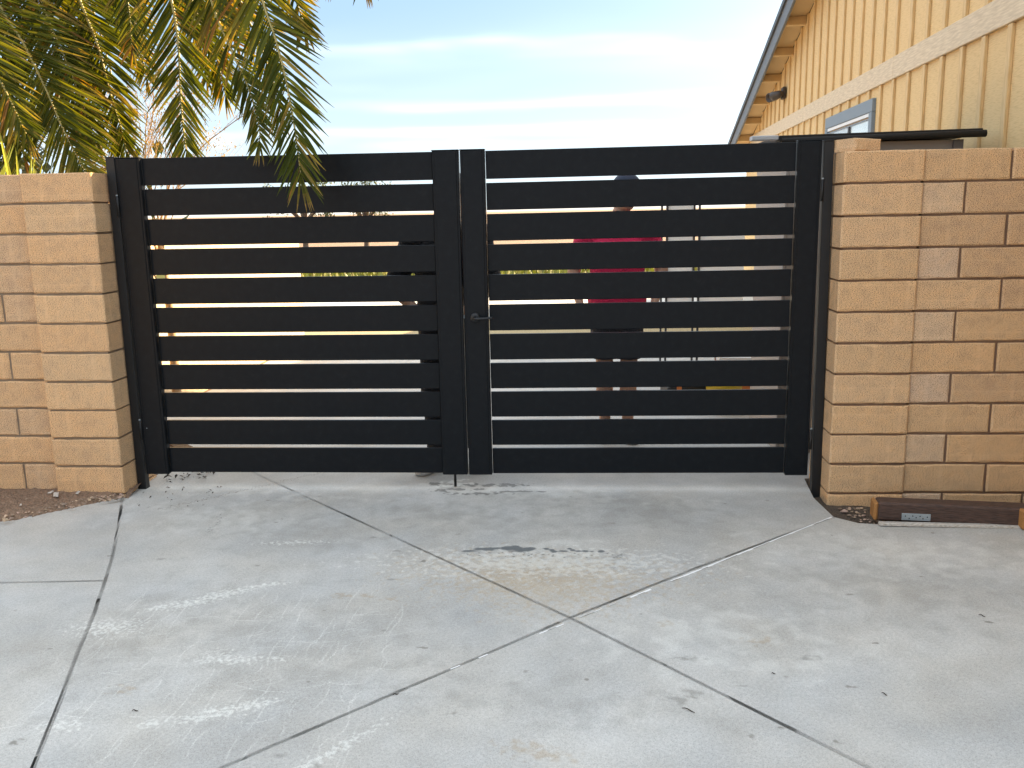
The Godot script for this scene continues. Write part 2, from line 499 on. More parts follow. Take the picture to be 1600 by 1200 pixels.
	# hairline crack across the corner, shoe scuff by the post
	for t in 60:
		scratch(Vector2(-1.9, 0.36) + Vector2(1.0, -1.0) * (t * 0.016), Vector2(-1.9, 0.36) + Vector2(1.0, -1.0) * (t * 0.016 + 0.018), Vector3(112, 106, 98), 1.0)
		scratch(Vector2(-1.899, 0.364) + Vector2(1.0, -1.0) * (t * 0.016), Vector2(-1.899, 0.364) + Vector2(1.0, -1.0) * (t * 0.016 + 0.018), Vector3(118, 112, 104), 1.0)
	for t in 12:
		var q := Vector2(-1.52 + 0.05 * sin(t * 0.25), 0.42 + t * 0.024)
		scratch(q, q + Vector2(0.01, 0.026), Vector3(100, 98, 96), 1.0)
	return ImageTexture.create_from_image(Image.create_from_data(TN, TN, false, Image.FORMAT_RGB8, pic))

func make_sky() -> Sky:
	var w := 1536
	var h := 768
	var im := Image.create(w, h, false, Image.FORMAT_RGBF)
	var n := FastNoiseLite.new()
	n.seed = 5
	n.frequency = 1.0
	n.fractal_octaves = 5
	var n2 := FastNoiseLite.new()
	n2.seed = 9
	n2.frequency = 0.6
	n2.fractal_octaves = 4
	var data := PackedFloat32Array()
	data.resize(w * h * 3)
	var o := 0
	for j in h:
		var el := (0.5 - (j + 0.5) / h) * PI
		var ce := cos(el)
		var se := sin(el)
		for i in w:
			var c: Vector3
			if se < -0.03:
				c = Vector3(0.34, 0.30, 0.25)
			else:
				var ph := (i + 0.5) / w * TAU
				var d := Vector3(sin(ph) * ce, se, -cos(ph) * ce)
				var up := maxf(se, 0.0)
				var t := pow(clampf(up / 0.22, 0.0, 1.0), 0.8)
				c = Vector3(0.21, 0.248, 0.262).lerp(Vector3(0.088, 0.14, 0.203), t)
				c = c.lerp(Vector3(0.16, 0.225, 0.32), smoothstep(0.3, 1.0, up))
				# thin veil and streaks of high cloud; extra veil added overhead for ambient light
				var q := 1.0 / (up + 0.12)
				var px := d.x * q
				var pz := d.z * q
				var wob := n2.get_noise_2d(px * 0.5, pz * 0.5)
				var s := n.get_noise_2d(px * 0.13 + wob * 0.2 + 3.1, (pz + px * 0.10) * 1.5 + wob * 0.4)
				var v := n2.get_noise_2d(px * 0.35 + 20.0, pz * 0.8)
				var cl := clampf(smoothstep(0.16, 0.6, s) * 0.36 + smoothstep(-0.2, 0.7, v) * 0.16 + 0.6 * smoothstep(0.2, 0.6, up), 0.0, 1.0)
				var g := clampf(d.dot(SUN), 0.0, 1.0)
				var glow := 0.14 * pow(g, 3.0) + 0.5 * pow(g, 9.0) + 1.6 * pow(g, 60.0)
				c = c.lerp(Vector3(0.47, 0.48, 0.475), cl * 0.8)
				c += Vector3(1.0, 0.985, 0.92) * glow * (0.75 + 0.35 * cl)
			data[o] = c.x
			data[o + 1] = c.y
			data[o + 2] = c.z
			o += 3
	im = Image.create_from_data(w, h, false, Image.FORMAT_RGBF, data.to_byte_array())
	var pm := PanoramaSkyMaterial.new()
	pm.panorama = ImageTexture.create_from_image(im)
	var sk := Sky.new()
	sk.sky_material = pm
	return sk

# ---------------------------------------------------------------- masonry
const COURSE := 0.1635
const JOINT := 0.012

func block_mesh(w: float, h: float, d: float, sd: int) -> ArrayMesh:
	var r := RandomNumberGenerator.new()
	r.seed = sd
	var nx := maxi(4, int(w / 0.045))
	var ny := 4
	var ch := 0.006
	var st := tool()
	var g := []
	for i in nx + 1:
		var col := []
		for j in ny + 1:
			var u := 2.0 * i / nx - 1.0
			var v := 2.0 * j / ny - 1.0
			var edge := i == 0 or j == 0 or i == nx or j == ny
			var chip := r.randf_range(0.0, 0.0035) if edge else 0.0
			if edge and r.randf() < 0.08:
				chip += 0.006
			col.append(Vector3(u * (w * 0.5 - ch - chip) + r.randf_range(-0.001, 0.001), v * (h * 0.5 - ch * 0.7 - chip) + r.randf_range(-0.001, 0.001), d * 0.5 + r.randf_range(-0.0012, 0.0012)))
		g.append(col)
	for i in nx:
		for j in ny:
			quad_out(st, g[i][j], g[i + 1][j], g[i + 1][j + 1], g[i][j + 1], Vector3.BACK)
	var rim := []
	for i in nx: rim.append([i, 0])
	for j in ny: rim.append([nx, j])
	for i in nx: rim.append([nx - i, ny])
	for j in ny: rim.append([0, ny - j])
	var outer := []
	for k in rim:
		var u: float = 2.0 * k[0] / nx - 1.0
		var v: float = 2.0 * k[1] / ny - 1.0
		outer.append(Vector3(u * w * 0.5 + r.randf_range(-0.0015, 0.0008), v * h * 0.5 + r.randf_range(-0.002, 0.001), d * 0.5 - ch + r.randf_range(-0.002, 0.001)))
	for n in rim.size():
		var m := (n + 1) % rim.size()
		var a: Vector3 = outer[n]
		var b: Vector3 = outer[m]
		var o := Vector3(a.x + b.x, (a.y + b.y) * w / h, 0)
		quad_out(st, a, b, g[rim[m][0]][rim[m][1]], g[rim[n][0]][rim[n][1]], o.normalized() + Vector3.BACK)
		quad_out(st, a, b, Vector3(b.x, b.y, -d * 0.5), Vector3(a.x, a.y, -d * 0.5), o if absf(o.x) != absf(o.y) else o)
	quad_out(st, Vector3(-w, -h, -d) * 0.5, Vector3(w, -h, -d) * 0.5, Vector3(w, h, -d) * 0.5, Vector3(-w, h, -d) * 0.5, Vector3.FORWARD)
	st.generate_normals()
	return st.commit()

var shapes := {}
func lay(parent: Node3D, x0: float, x1: float, top: float, front: float, depth: float, tint: int) -> void:
	var w := x1 - x0
	var h := COURSE - JOINT
	var key := "%d_%d_%d" % [roundi(w * 1000), roundi(depth * 1000), rng.randi() % 4]
	if not shapes.has(key):
		shapes[key] = block_mesh(w, h, depth, hash(key))
	var o := put("block", shapes[key], M["block_%d" % tint], parent)
	o.position = Vector3((x0 + x1) * 0.5 + rng.randf_range(-0.001, 0.001), top - h * 0.5 - JOINT * 0.3, front - depth * 0.5 + rng.randf_range(-0.002, 0.002)) - parent.position
	o.rotation = Vector3(rng.randf_range(-0.004, 0.004), rng.randf_range(-0.004, 0.004), rng.randf_range(-0.003, 0.003))

func masonry() -> void:
	var tl := 1.815
	var tr := 1.832
	var p := thing("block_pillar", "tan split block gate pillar on the left, beside the dirt strip", "pillar", Vector3(-2.395, 0, -0.05))
	put("mortar", span(Vector3(-2.580, -0.2, -0.235) - p.position, Vector3(-2.209, tl - 0.02, 0.140) - p.position, 0.0), M.mortar_grey, p)
	for k in 12:
		lay(p, -2.594, -2.197, tl - k * COURSE, 0.15, 0.40, [0, 4, 0, 3, 1, 0, 4, 1, 0, 3, 0, 1][k])
	var w := thing("block_wall", "tan block garden wall left of the left pillar, palm fronds above it", "wall", Vector3(-3.5, 0, -0.01))
	put("mortar", span(Vector3(-4.6, -0.2, -0.09) - w.position, Vector3(-2.612, tl - 0.02, 0.080) - w.position, 0.0), M.mortar_grey, w)
	for k in 12:
		var x := -2.608
		var first := true
		while x > -4.4:
			var l := 0.205 if first and k % 2 == 0 else 0.405
			lay(w, x - l, x, tl - k * COURSE, 0.09, 0.19, [5, 3, 5, 5, 3, 0, 5, 3][(k * 3 + int(-x * 7)) % 8])
			x -= l + JOINT
			first = false
	p = thing("block_pillar", "tan split block gate pillar on the right, a loose cap block on top", "pillar", Vector3(1.93, 0, -0.05))
	put("mortar", span(Vector3(1.748, -0.2, -0.235) - p.position, Vector3(2.116, tr - 0.02, 0.140) - p.position, 0.0), M.mortar, p)
	for k in 12:
		lay(p, 1.735, 2.128, tr - k * COURSE, 0.15, 0.40, [1, 2, 2, 4, 1, 2, 4, 2, 1, 2, 4, 1][k])
	w = thing("block_wall", "tan running bond block wall right of the right pillar, timber lying along its foot", "wall", Vector3(2.45, 0, 0.03))
	put("mortar", span(Vector3(2.134, -0.2, -0.05) - w.position, Vector3(2.80, tr - 0.02, 0.122) - w.position, 0.0), M.mortar, w)
	for k in 12:
		var x := 2.131
		var first := true
		while x < 2.78:
			var l := 0.204 if first and k % 2 == 1 else 0.420
			if not first: l = 0.404
			l = minf(l, 2.805 - x)
			if l > 0.04:
				var t: int = [2, 4, 1, 2, 5, 4][rng.randi() % 6]
				if first and k % 2 == 1: t = [6, 7][rng.randi() % 2]
				lay(w, x, x + l, tr - k * COURSE, 0.132, 0.19, t)
			x += l + JOINT
			first = false
	var c := thing("cap_block", "loose flat tan cap block lying askew on top of the right pillar", "block", Vector3(1.825, tr - 0.006, 0.03), 0.38)
	var m := block_mesh(0.16, 0.062, 0.17, 77)
	var o := put("block", m, M.block_2, c)
	o.position = Vector3(0, 0.034, 0)
	c.rotation.z = -0.02

# ---------------------------------------------------------------- ground
func ragged(poly: Array) -> PackedVector2Array:
	var n := FastNoiseLite.new()
	n.seed = 41
	n.frequency = 9.0
	var r := PackedVector2Array()
	for i in poly.size():
		var a: Vector2 = poly[i]
		var b: Vector2 = poly[(i + 1) % poly.size()]
		var near := a.length() < 6.0 and b.length() < 6.0
		var steps := clampi(int(a.distance_to(b) / 0.06), 1, 60) if near else 1
		for k in steps:
			r.append(a.lerp(b, float(k) / steps))
	return r

func inset(p: PackedVector2Array, d: float, jit := 0.0) -> PackedVector2Array:
	var sgn := 1.0 if Geometry2D.is_polygon_clockwise(p) else -1.0
	var r := PackedVector2Array()
	for i in p.size():
		var a := p[(i + p.size() - 1) % p.size()]
		var b := p[i]
		var c := p[(i + 1) % p.size()]
		var n1 := (b - a).normalized().orthogonal() * -sgn
		var n2 := (c - b).normalized().orthogonal() * -sgn
		var n := (n1 + n2).normalized()
		r.append(b + n * (d + rng.randf_range(0.0, jit)) / maxf(0.35, n.dot(n1)))
	return r

func slab(parent: Node3D, poly: Array, called := "slab", mm: Material = null) -> void:
	var base := ragged(poly)
	var o := inset(base, 0.0050, 0.0012)
	var i1 := inset(base, 0.0072, 0.0016)
	var st := tool()
	var idx := Geometry2D.triangulate_polygon(i1)
	var v := func(q: Vector2, y: float): 
		st.set_uv(Vector2((q.x - TX) / TW, (q.y - TZ) / TW))
		st.set_uv2(q.rotated(0.63))
		st.add_vertex(Vector3(q.x, y, q.y))
	for k in range(0, idx.size(), 3):
		var a := i1[idx[k]]
		var b := i1[idx[k + 1]]
		var c := i1[idx[k + 2]]
		if (b - a).cross(c - a) < 0.0:
			var t := b
			b = c
			c = t
		v.call(a, 0.0); v.call(b, 0.0); v.call(c, 0.0)
	var cw := Geometry2D.is_polygon_clockwise(base)
	for k in base.size():
		var m := (k + 1) % base.size()
		for band in [[i1, 0.0, o, -0.006], [o, -0.006, o, -0.1]]:
			var a: Vector2 = band[0][k]
			var b: Vector2 = band[0][m]
			var c: Vector2 = band[2][m]
			var d: Vector2 = band[2][k]
			if cw:
				v.call(a, band[1]); v.call(b, band[1]); v.call(c, band[3])
				v.call(a, band[1]); v.call(c, band[3]); v.call(d, band[3])
			else:
				v.call(a, band[1]); v.call(c, band[3]); v.call(b, band[1])
				v.call(a, band[1]); v.call(d, band[3]); v.call(c, band[3])
	put(called, st, mm if mm else M.concrete, parent)

func heap(called: String, x0: float, x1: float, z0: float, z1: float, step: float, height: Callable, m: Material) -> void:
	var st := tool(true)
	var nx := int((x1 - x0) / step)
	var nz := int((z1 - z0) / step)
	var pt := func(i: int, j: int):
		var x := x0 + i * step
		var z := z0 + j * step
		return Vector3(x, height.call(x, z), z)
	for i in nx:
		for j in nz:
			quad_out(st, pt.call(i, j), pt.call(i + 1, j), pt.call(i + 1, j + 1), pt.call(i, j + 1), Vector3.UP)
	struct(called, st, m)

func ground_works() -> void:
	var st := tool()
	var R := 500.0
	quad_out(st, Vector3(-R, -0.06, -R), Vector3(R, -0.06, -R), Vector3(R, -0.06, R), Vector3(-R, -0.06, R), Vector3.UP)
	struct("ground", st, M.soil)
	var d := Node3D.new()
	d.name = "driveway"
	d.set_meta("kind", "structure")
	add_child(d)
	var J3 := [Vector2(-2.204, 0.167), Vector2(-2.06, 0.47), Vector2(-1.897, 0.831), Vector2(-1.78, 1.10), Vector2(-1.697, 1.306), Vector2(-1.575, 1.62), Vector2(-1.458, 1.954), Vector2(-1.33, 2.29), Vector2(-1.208, 2.637), Vector2(-1.07, 3.03)]
	var X := Vector2(0.354, 1.61)
	slab(d, [Vector2(-2.204, -0.905)] + J3 + [X, Vector2(-1.592, -0.313)])
	slab(d, [X, Vector2(0.95, 1.063), Vector2(1.683, 0.426), Vector2(1.661, 0.107), Vector2(1.70, -0.25), Vector2(2.9, -0.3), Vector2(3.05, -5.9), Vector2(-2.95, -5.9), Vector2(-2.95, -1.60), Vector2(-2.204, -0.905), Vector2(-1.592, -0.313)])
	slab(d, [X, Vector2(1.205, 2.53), Vector2(2.55, 3.98), Vector2(2.7, 0.590), Vector2(2.556, 0.577), Vector2(1.871, 0.535), Vector2(1.783, 0.519), Vector2(1.683, 0.426), Vector2(0.95, 1.063)])
	slab(d, [X, Vector2(-1.07, 3.03), Vector2(-0.6, 4.5), Vector2(-0.3, 8), Vector2(-0.3, 15), Vector2(4.5, 15), Vector2(2.4, 6), Vector2(2.55, 3.98), Vector2(1.205, 2.53)])
	slab(d, [Vector2(-4.6, 1.45), Vector2(-2.16, 1.34), Vector2(-1.697, 1.306)] + J3.slice(5) + [Vector2(-0.6, 4.5), Vector2(-0.3, 8), Vector2(-0.3, 15), Vector2(-4.6, 15)])
	slab(d, [Vector2(-4.6, 0.9), Vector2(-2.67, 0.52), Vector2(-2.5, 0.36), Vector2(-2.36, 0.22), Vector2(-2.204, 0.167)] + J3.slice(1, 5) + [Vector2(-2.16, 1.34), Vector2(-4.6, 1.45)])
	st = tool()
	var a := Vector3(0.36, -0.002, 1.606)
	var b := Vector3(1.683, 0.0012, 0.425)
	var dir := (b - a).normalized()
	var sd := dir.cross(Vector3.UP)
	a = Vector3(-0.12, 0.0012, 2.081)
	dir = (b - a).normalized()
	sd = dir.cross(Vector3.UP)
	for k in 60:
		var p := a.lerp(b, k / 60.0)
		var q := a.lerp(b, (k + 1) / 60.0)
		if k < 24 and rng.randf() < 0.35 or k > 23 and k < 34 and rng.randf() < 0.3:
			continue
		var e := rng.randf_range(-0.001, 0.0025)
		var wd := 0.004 if k < 24 else 0.0065
		quad_out(st, p - sd * wd, q - sd * wd, q + sd * (wd - 0.003) + Vector3.UP * e, p + sd * (wd - 0.003) + Vector3.UP * e, Vector3.UP)
	put("joint_sealant", st, M.sealant, d)
	var jd := tool()
	quad_out(jd, Vector3(-4.5, -0.052, -0.9), Vector3(1.66, -0.052, -0.9), Vector3(1.66, -0.052, 8.0), Vector3(-4.5, -0.052, 8.0), Vector3.UP)
	put("joint_dirt", jd, M.joint_dirt, d)
	# beyond the gate
	var bed := boxmesh(Vector3(0.0, -0.05, -7.0), Vector3(7.0, 0.06, 2.1), 0.0)
	struct("gravel_bed", bed, M.gravel_yellow)
	struct("patio", boxmesh(Vector3(-2.0, -0.03, -10.6), Vector3(11.0, 0.06, 4.9), 0.01), M.patio)
	# dirt on the left
	var n := FastNoiseLite.new()
	n.frequency = 5.0
	n.fractal_octaves = 4
	n.seed = 8
	heap("dirt_strip", -4.6, -2.16, 0.0, 1.0, 0.016, func(x, z):
		var edge := 0.167 + maxf(0.0, -2.22 - x) * (1.0 if x > -2.55 else 0.92) + n.get_noise_2d(x * 0.6, 7.0) * 0.05
		if x < -2.7: edge = 0.66 + (-2.7 - x) * 0.2 + n.get_noise_2d(x, 3.0) * 0.05
		return clampf((edge - z) * 0.4, -0.03, 0.034) + n.get_noise_2d(x, z) * 0.012 + n.get_noise_2d(x * 6.0, z * 6.0) * 0.009 - 0.002, M.soil)
	heap("soil_strip", 1.66, 2.84, 0.0, 0.64, 0.016, func(x, z):
		return -0.034 + n.get_noise_2d(x, z) * 0.012 + n.get_noise_2d(x * 5.0, z * 5.0) * 0.006, M.damp_soil)
	# stones in the dirt
	var mm := MultiMesh.new()
	mm.transform_format = MultiMesh.TRANSFORM_3D
	mm.use_colors = true
	var ico := tool()
	var seg := []
	for k in 3:
		var ring := []
		for j in 6:
			var t := TAU * j / 6.0 + k * 0.4
			var rr: float = [0.6, 1.0, 0.55][k] * rng.randf_range(0.8, 1.15)
			ring.append(Vector3(cos(t) * rr, [-0.5, 0.0, 0.55][k], sin(t) * rr))
		seg.append(ring)
	for k in 2:
		for j in 6:
			quad_out(ico, seg[k][j], seg[k][(j + 1) % 6], seg[k + 1][(j + 1) % 6], seg[k + 1][j], seg[k][j] + seg[k + 1][j])
	for j in range(1, 5):
		tri_out(ico, seg[2][0], seg[2][j], seg[2][j + 1], Vector3.UP)
	ico.generate_normals()
	mm.mesh = ico.commit()
	mm.instance_count = 420
	for k in 420:
		var x := rng.randf_range(-3.0, -2.18)
		var z := rng.randf_range(0.15, 0.2 + maxf(0.02, -2.15 - x) * 0.95)
		var s := rng.randf_range(0.003, 0.008) * (2.0 if rng.randf() < 0.08 else 1.0)
		if k >= 330:
			x = rng.randf_range(1.72, 2.0)
			z = rng.randf_range(0.2, 0.5)
			if x < 1.76 + (z - 0.2) * 0.3: x += 0.1
		mm.set_instance_transform(k, Transform3D(Basis.from_euler(Vector3(rng.randf(), rng.randf() * 6.0, rng.randf())).scaled(Vector3(s * 1.4, s * 0.8, s)), Vector3(x, 0.022 + s * 0.1 if k < 330 else -0.026, z)))
		var c := rng.randf_range(0.5, 1.7)
		mm.set_instance_color(k, Color(c, c * rng.randf_range(0.9, 1.0), c * rng.randf_range(0.85, 1.0)))
	var o := MultiMeshInstance3D.new()
	o.name = "gravel"
	o.multimesh = mm
	o.material_override = M.pebble
	o.set_meta("kind", "stuff")
	tag(o, "small stones and grit scattered in the dirt at the wall feet", "gravel")
	add_child(o)

func litter() -> void:
	# bark chips on the dirt
	var spots := [[-2.55, 0.24, 0.05, "broad pale bark chip lying nearest the left wall"], [-2.60, 0.20, 0.03, "small pale bark chip at the foot of the left wall"], [-2.44, 0.2, 0.025, "pale bark chip against the foot of the left pillar"], [-2.64, 0.42, 0.022, "pale chip at the outer edge of the dirt strip"]]
	for s in spots:
		var st := tool()
		bbox(st, Vector3.ZERO, Vector3(s[2], 0.004, s[2] * 0.5), 0.001, Basis.from_euler(Vector3(0.25, rng.randf() * 3.0, 0.2)), 0.004)
		var o := put("bark_chip", st, M.pvc)
		o.position = Vector3(s[0], 0.045, s[1])
		tag(o, s[3], "chip", "bark chips on the dirt strip")
	var tw := [[0.735, 2.26, 0.045, 0.6, "dark bent twig on the front slab, right of centre"], [-1.05, 2.33, 0.02, 0.0, "dark stub of twig among the chalk marks"], [1.94, 1.55, 0.025, 0.7, "thin dark twig on the right slab, far right"], [1.38, 2.14, 0.02, 0.8, "short dark twig on the right slab, near the bottom"], [-0.22, 2.2, 0.02, -0.4, "short curled twig below the near joint"], [1.05, 2.02, 0.012, 0.2, "dark seed-like twig right of the long joint"]]
	for s in tw:
		var st := tool(true)
		var l: float = s[2]
		var pts := []
		for k in 6:
			var t := k / 5.0 - 0.5
			pts.append(Vector3(t * l, 0.003 + 0.002 * sin(k * 1.3), (t * t - 0.1) * l * 0.5))
		tube(st, pts, [0.001, 0.0016, 0.0018, 0.0018, 0.0014, 0.0008], 5)
		var o := put("twig", st, M.dark_twig)
		o.position = Vector3(s[0], 0.001, s[1])
		o.rotation.y = -s[3]
		tag(o, s[4], "twig", "twigs on the driveway")
	var st := tool()
	for k in 90:
		var p := Vector3(rng.randf_range(-2.14, -1.85), 0.006 + rng.randf() * 0.012, rng.randf_range(-0.45, -0.12))
		if k > 60: p = Vector3(rng.randf_range(-2.15, -1.7), 0.004, rng.randf_range(-0.1, 0.35))
		var s := rng.randf_range(0.006, 0.022) * (0.5 if k > 60 else 1.0)
		var bs := Basis.from_euler(Vector3(rng.randf_range(-0.5, 0.5), rng.randf() * 6.0, rng.randf_range(-0.5, 0.5)))
		tri_out(st, p + bs * Vector3(-s, 0, 0), p + bs * Vector3(0, s * 0.3, s * 0.4), p + bs * Vector3(s, 0, 0), Vector3.UP)
		tri_out(st, p + bs * Vector3(-s, 0, 0), p + bs * Vector3(0, s * 0.3, -s * 0.4), p + bs * Vector3(s, 0, 0), Vector3.UP)
	var lf := put("leaf_litter", st, M.palm_bark)
	lf.set_meta("kind", "stuff")
	tag(lf, "dry brown leaf litter under the left end of the gate", "leaves")

# ---------------------------------------------------------------- the gate
func gate_leaf(label: String, x0: float, x1: float, s0: float, s1: float, tilt: float, top0: float, top1: float) -> Node3D:
	# x0..x1 outer edges; s0..s1 between the stiles
	var g := thing("gate_leaf", label, "gate", Vector3((x0 + x1) * 0.5, 0, 0))
	var off := -g.position
	for e in [[x0, s0, top0], [s1, x1, top1]]:
		var st := tool()
		bbox(st, Vector3((e[0] + e[1]) * 0.5, (e[2] + 0.092) * 0.5, -0.024) + off, Vector3(e[1] - e[0], e[2] - 0.092, 0.048), 0.003)
		var s := put("stile", st, M.gate_black, g)
		put("cover_plate", boxmesh(Vector3((e[0] + e[1]) * 0.5, (e[2] + 0.092) * 0.5, 0.0018) + off, Vector3(e[1] - e[0] - 0.026, e[2] - 0.10, 0.004), 0.0018), M.gate_black, s)
		put("end_cap", boxmesh(Vector3((e[0] + e[1]) * 0.5, e[2] + 0.002, -0.024) + off, Vector3(e[1] - e[0] + 0.003, 0.005, 0.051), 0.0015), M.gate_black, s)
	for k in 11:
		var top := 1.729 - 0.164 * (k - 1) - 0.0098
		var bot := 1.729 - 0.164 * k + 0.0098
		if k == 0:
			top = 1.886
		if k == 10:
			bot = 0.096
		var c := Vector3((s0 + s1) * 0.5, (top + bot) * 0.5, -0.036)
		c.y += rng.randf_range(-0.0007, 0.0007)
		var st := tool()
		bbox(st, c + off, Vector3(s1 - s0 - 0.006, top - bot, 0.019), 0.0022, Basis(Vector3.BACK, tilt + rng.randf_range(-0.0004, 0.0004)) * Basis(Vector3.RIGHT, rng.randf_range(-0.004, 0.004)))
		put("slat", st, M.gate_black, g)
	return g

func hinge(parent: Node3D, x: float, y: float) -> void:
	var st := tool(true)
	tube(st, [Vector3(x, y - 0.055, 0.006) - parent.position, Vector3(x, y + 0.055, 0.006) - parent.position], [0.0085, 0.0085], 10)
	var h := put("hinge", st, M.post_black, parent)
	put("hinge_pin", boxmesh(Vector3(x, y + 0.06, 0.006) - parent.position, Vector3(0.010, 0.008, 0.010), 0.002), M.galvanised, h)

func gate() -> void:
	var l := gate_leaf("black slatted left gate leaf, palm frond hanging over its top", -2.131, -0.238, -1.996, -0.381, -0.0016, 1.888, 1.888)
	var r := gate_leaf("black slatted right gate leaf with the lever handle", -0.230, 1.660, -0.098, 1.537, 0.0034, 1.888, 1.893)
	hinge(l, -2.1365, 1.63); hinge(l, -2.1365, 0.36)
	hinge(r, 1.6675, 1.64); hinge(r, 1.6675, 0.30)
	var f := put("fixing_screw", boxmesh(Vector3(-2.10, 0.37, 0.003) - l.position, Vector3(0.006, 0.006, 0.005), 0.002), M.galvanised, l)
	# drop rod behind the left leaf's meeting stile
	var st := tool(true)
	tube(st, [Vector3(-0.319, 0.004, -0.062) - l.position, Vector3(-0.319, 0.75, -0.062) - l.position, Vector3(-0.319, 0.775, -0.07) - l.position, Vector3(-0.319, 0.782, -0.11) - l.position], [0.008, 0.008, 0.008, 0.008], 10)
	var rod := put("drop_rod", st, M.lever_black, l)
	for y in [0.17, 0.55]:
		put("rod_guide", boxmesh(Vector3(-0.319, y, -0.058) - l.position, Vector3(0.05, 0.03, 0.026), 0.003), M.lever_black, rod)
	# lever set on the right leaf
	st = tool(true)
	lathe(st, [Vector2(0.0, 0.013), Vector2(0.02, 0.013), Vector2(0.0265, 0.010), Vector2(0.028, 0.0)], Vector3(-0.170, 0.992, 0.0038) - r.position, Basis(Vector3.RIGHT, PI / 2), 24)
	var rose := put("handle_rose", st, M.lever_black, r)
	st = tool(true)
	var pts := catmull([Vector3(-0.170, 0.992, 0.012), Vector3(-0.170, 0.992, 0.045), Vector3(-0.160, 0.992, 0.056), Vector3(-0.12, 0.993, 0.057), Vector3(-0.070, 0.996, 0.052)], 5).map(func(p): return p - r.position)
	var rad := []
	for i in pts.size(): rad.append(lerpf(0.011, 0.0065, float(i) / pts.size()))
	tube(st, pts, rad, 10)
	put("lever", st, M.lever_black, r)
	put("latch_bolt", boxmesh(Vector3(-0.234, 0.995, -0.024) - r.position, Vector3(0.010, 0.02, 0.012), 0.002), M.galvanised, r)
	var p := thing("gate_post", "thin black steel gate post against the left pillar", "gate post", Vector3(-2.168, 0, 0))
	put("post", boxmesh(Vector3(0.0, 0.944, -0.026), Vector3(0.050, 1.90, 0.05), 0.003), M.post_black, p)
	put("post_cap", boxmesh(Vector3(0.0, 1.8955, -0.026), Vector3(0.053, 0.006, 0.053), 0.002), M.post_black, p)
	p.rotation.z = -0.004
	p = thing("gate_post", "thin black steel gate post against the right pillar", "gate post", Vector3(1.712, -0.03, 0))
	put("post", boxmesh(Vector3(0.0, 0.955, -0.026), Vector3(0.050, 1.93, 0.05), 0.003), M.post_black, p)
	put("post_cap", boxmesh(Vector3(0.0, 1.9225, -0.026), Vector3(0.053, 0.006, 0.053), 0.002), M.post_black, p)
	p.rotation.z = 0.009

# ---------------------------------------------------------------- house and shed
func roofline(s: float) -> float:
	return 4.94 - 0.2283 * absf(s)

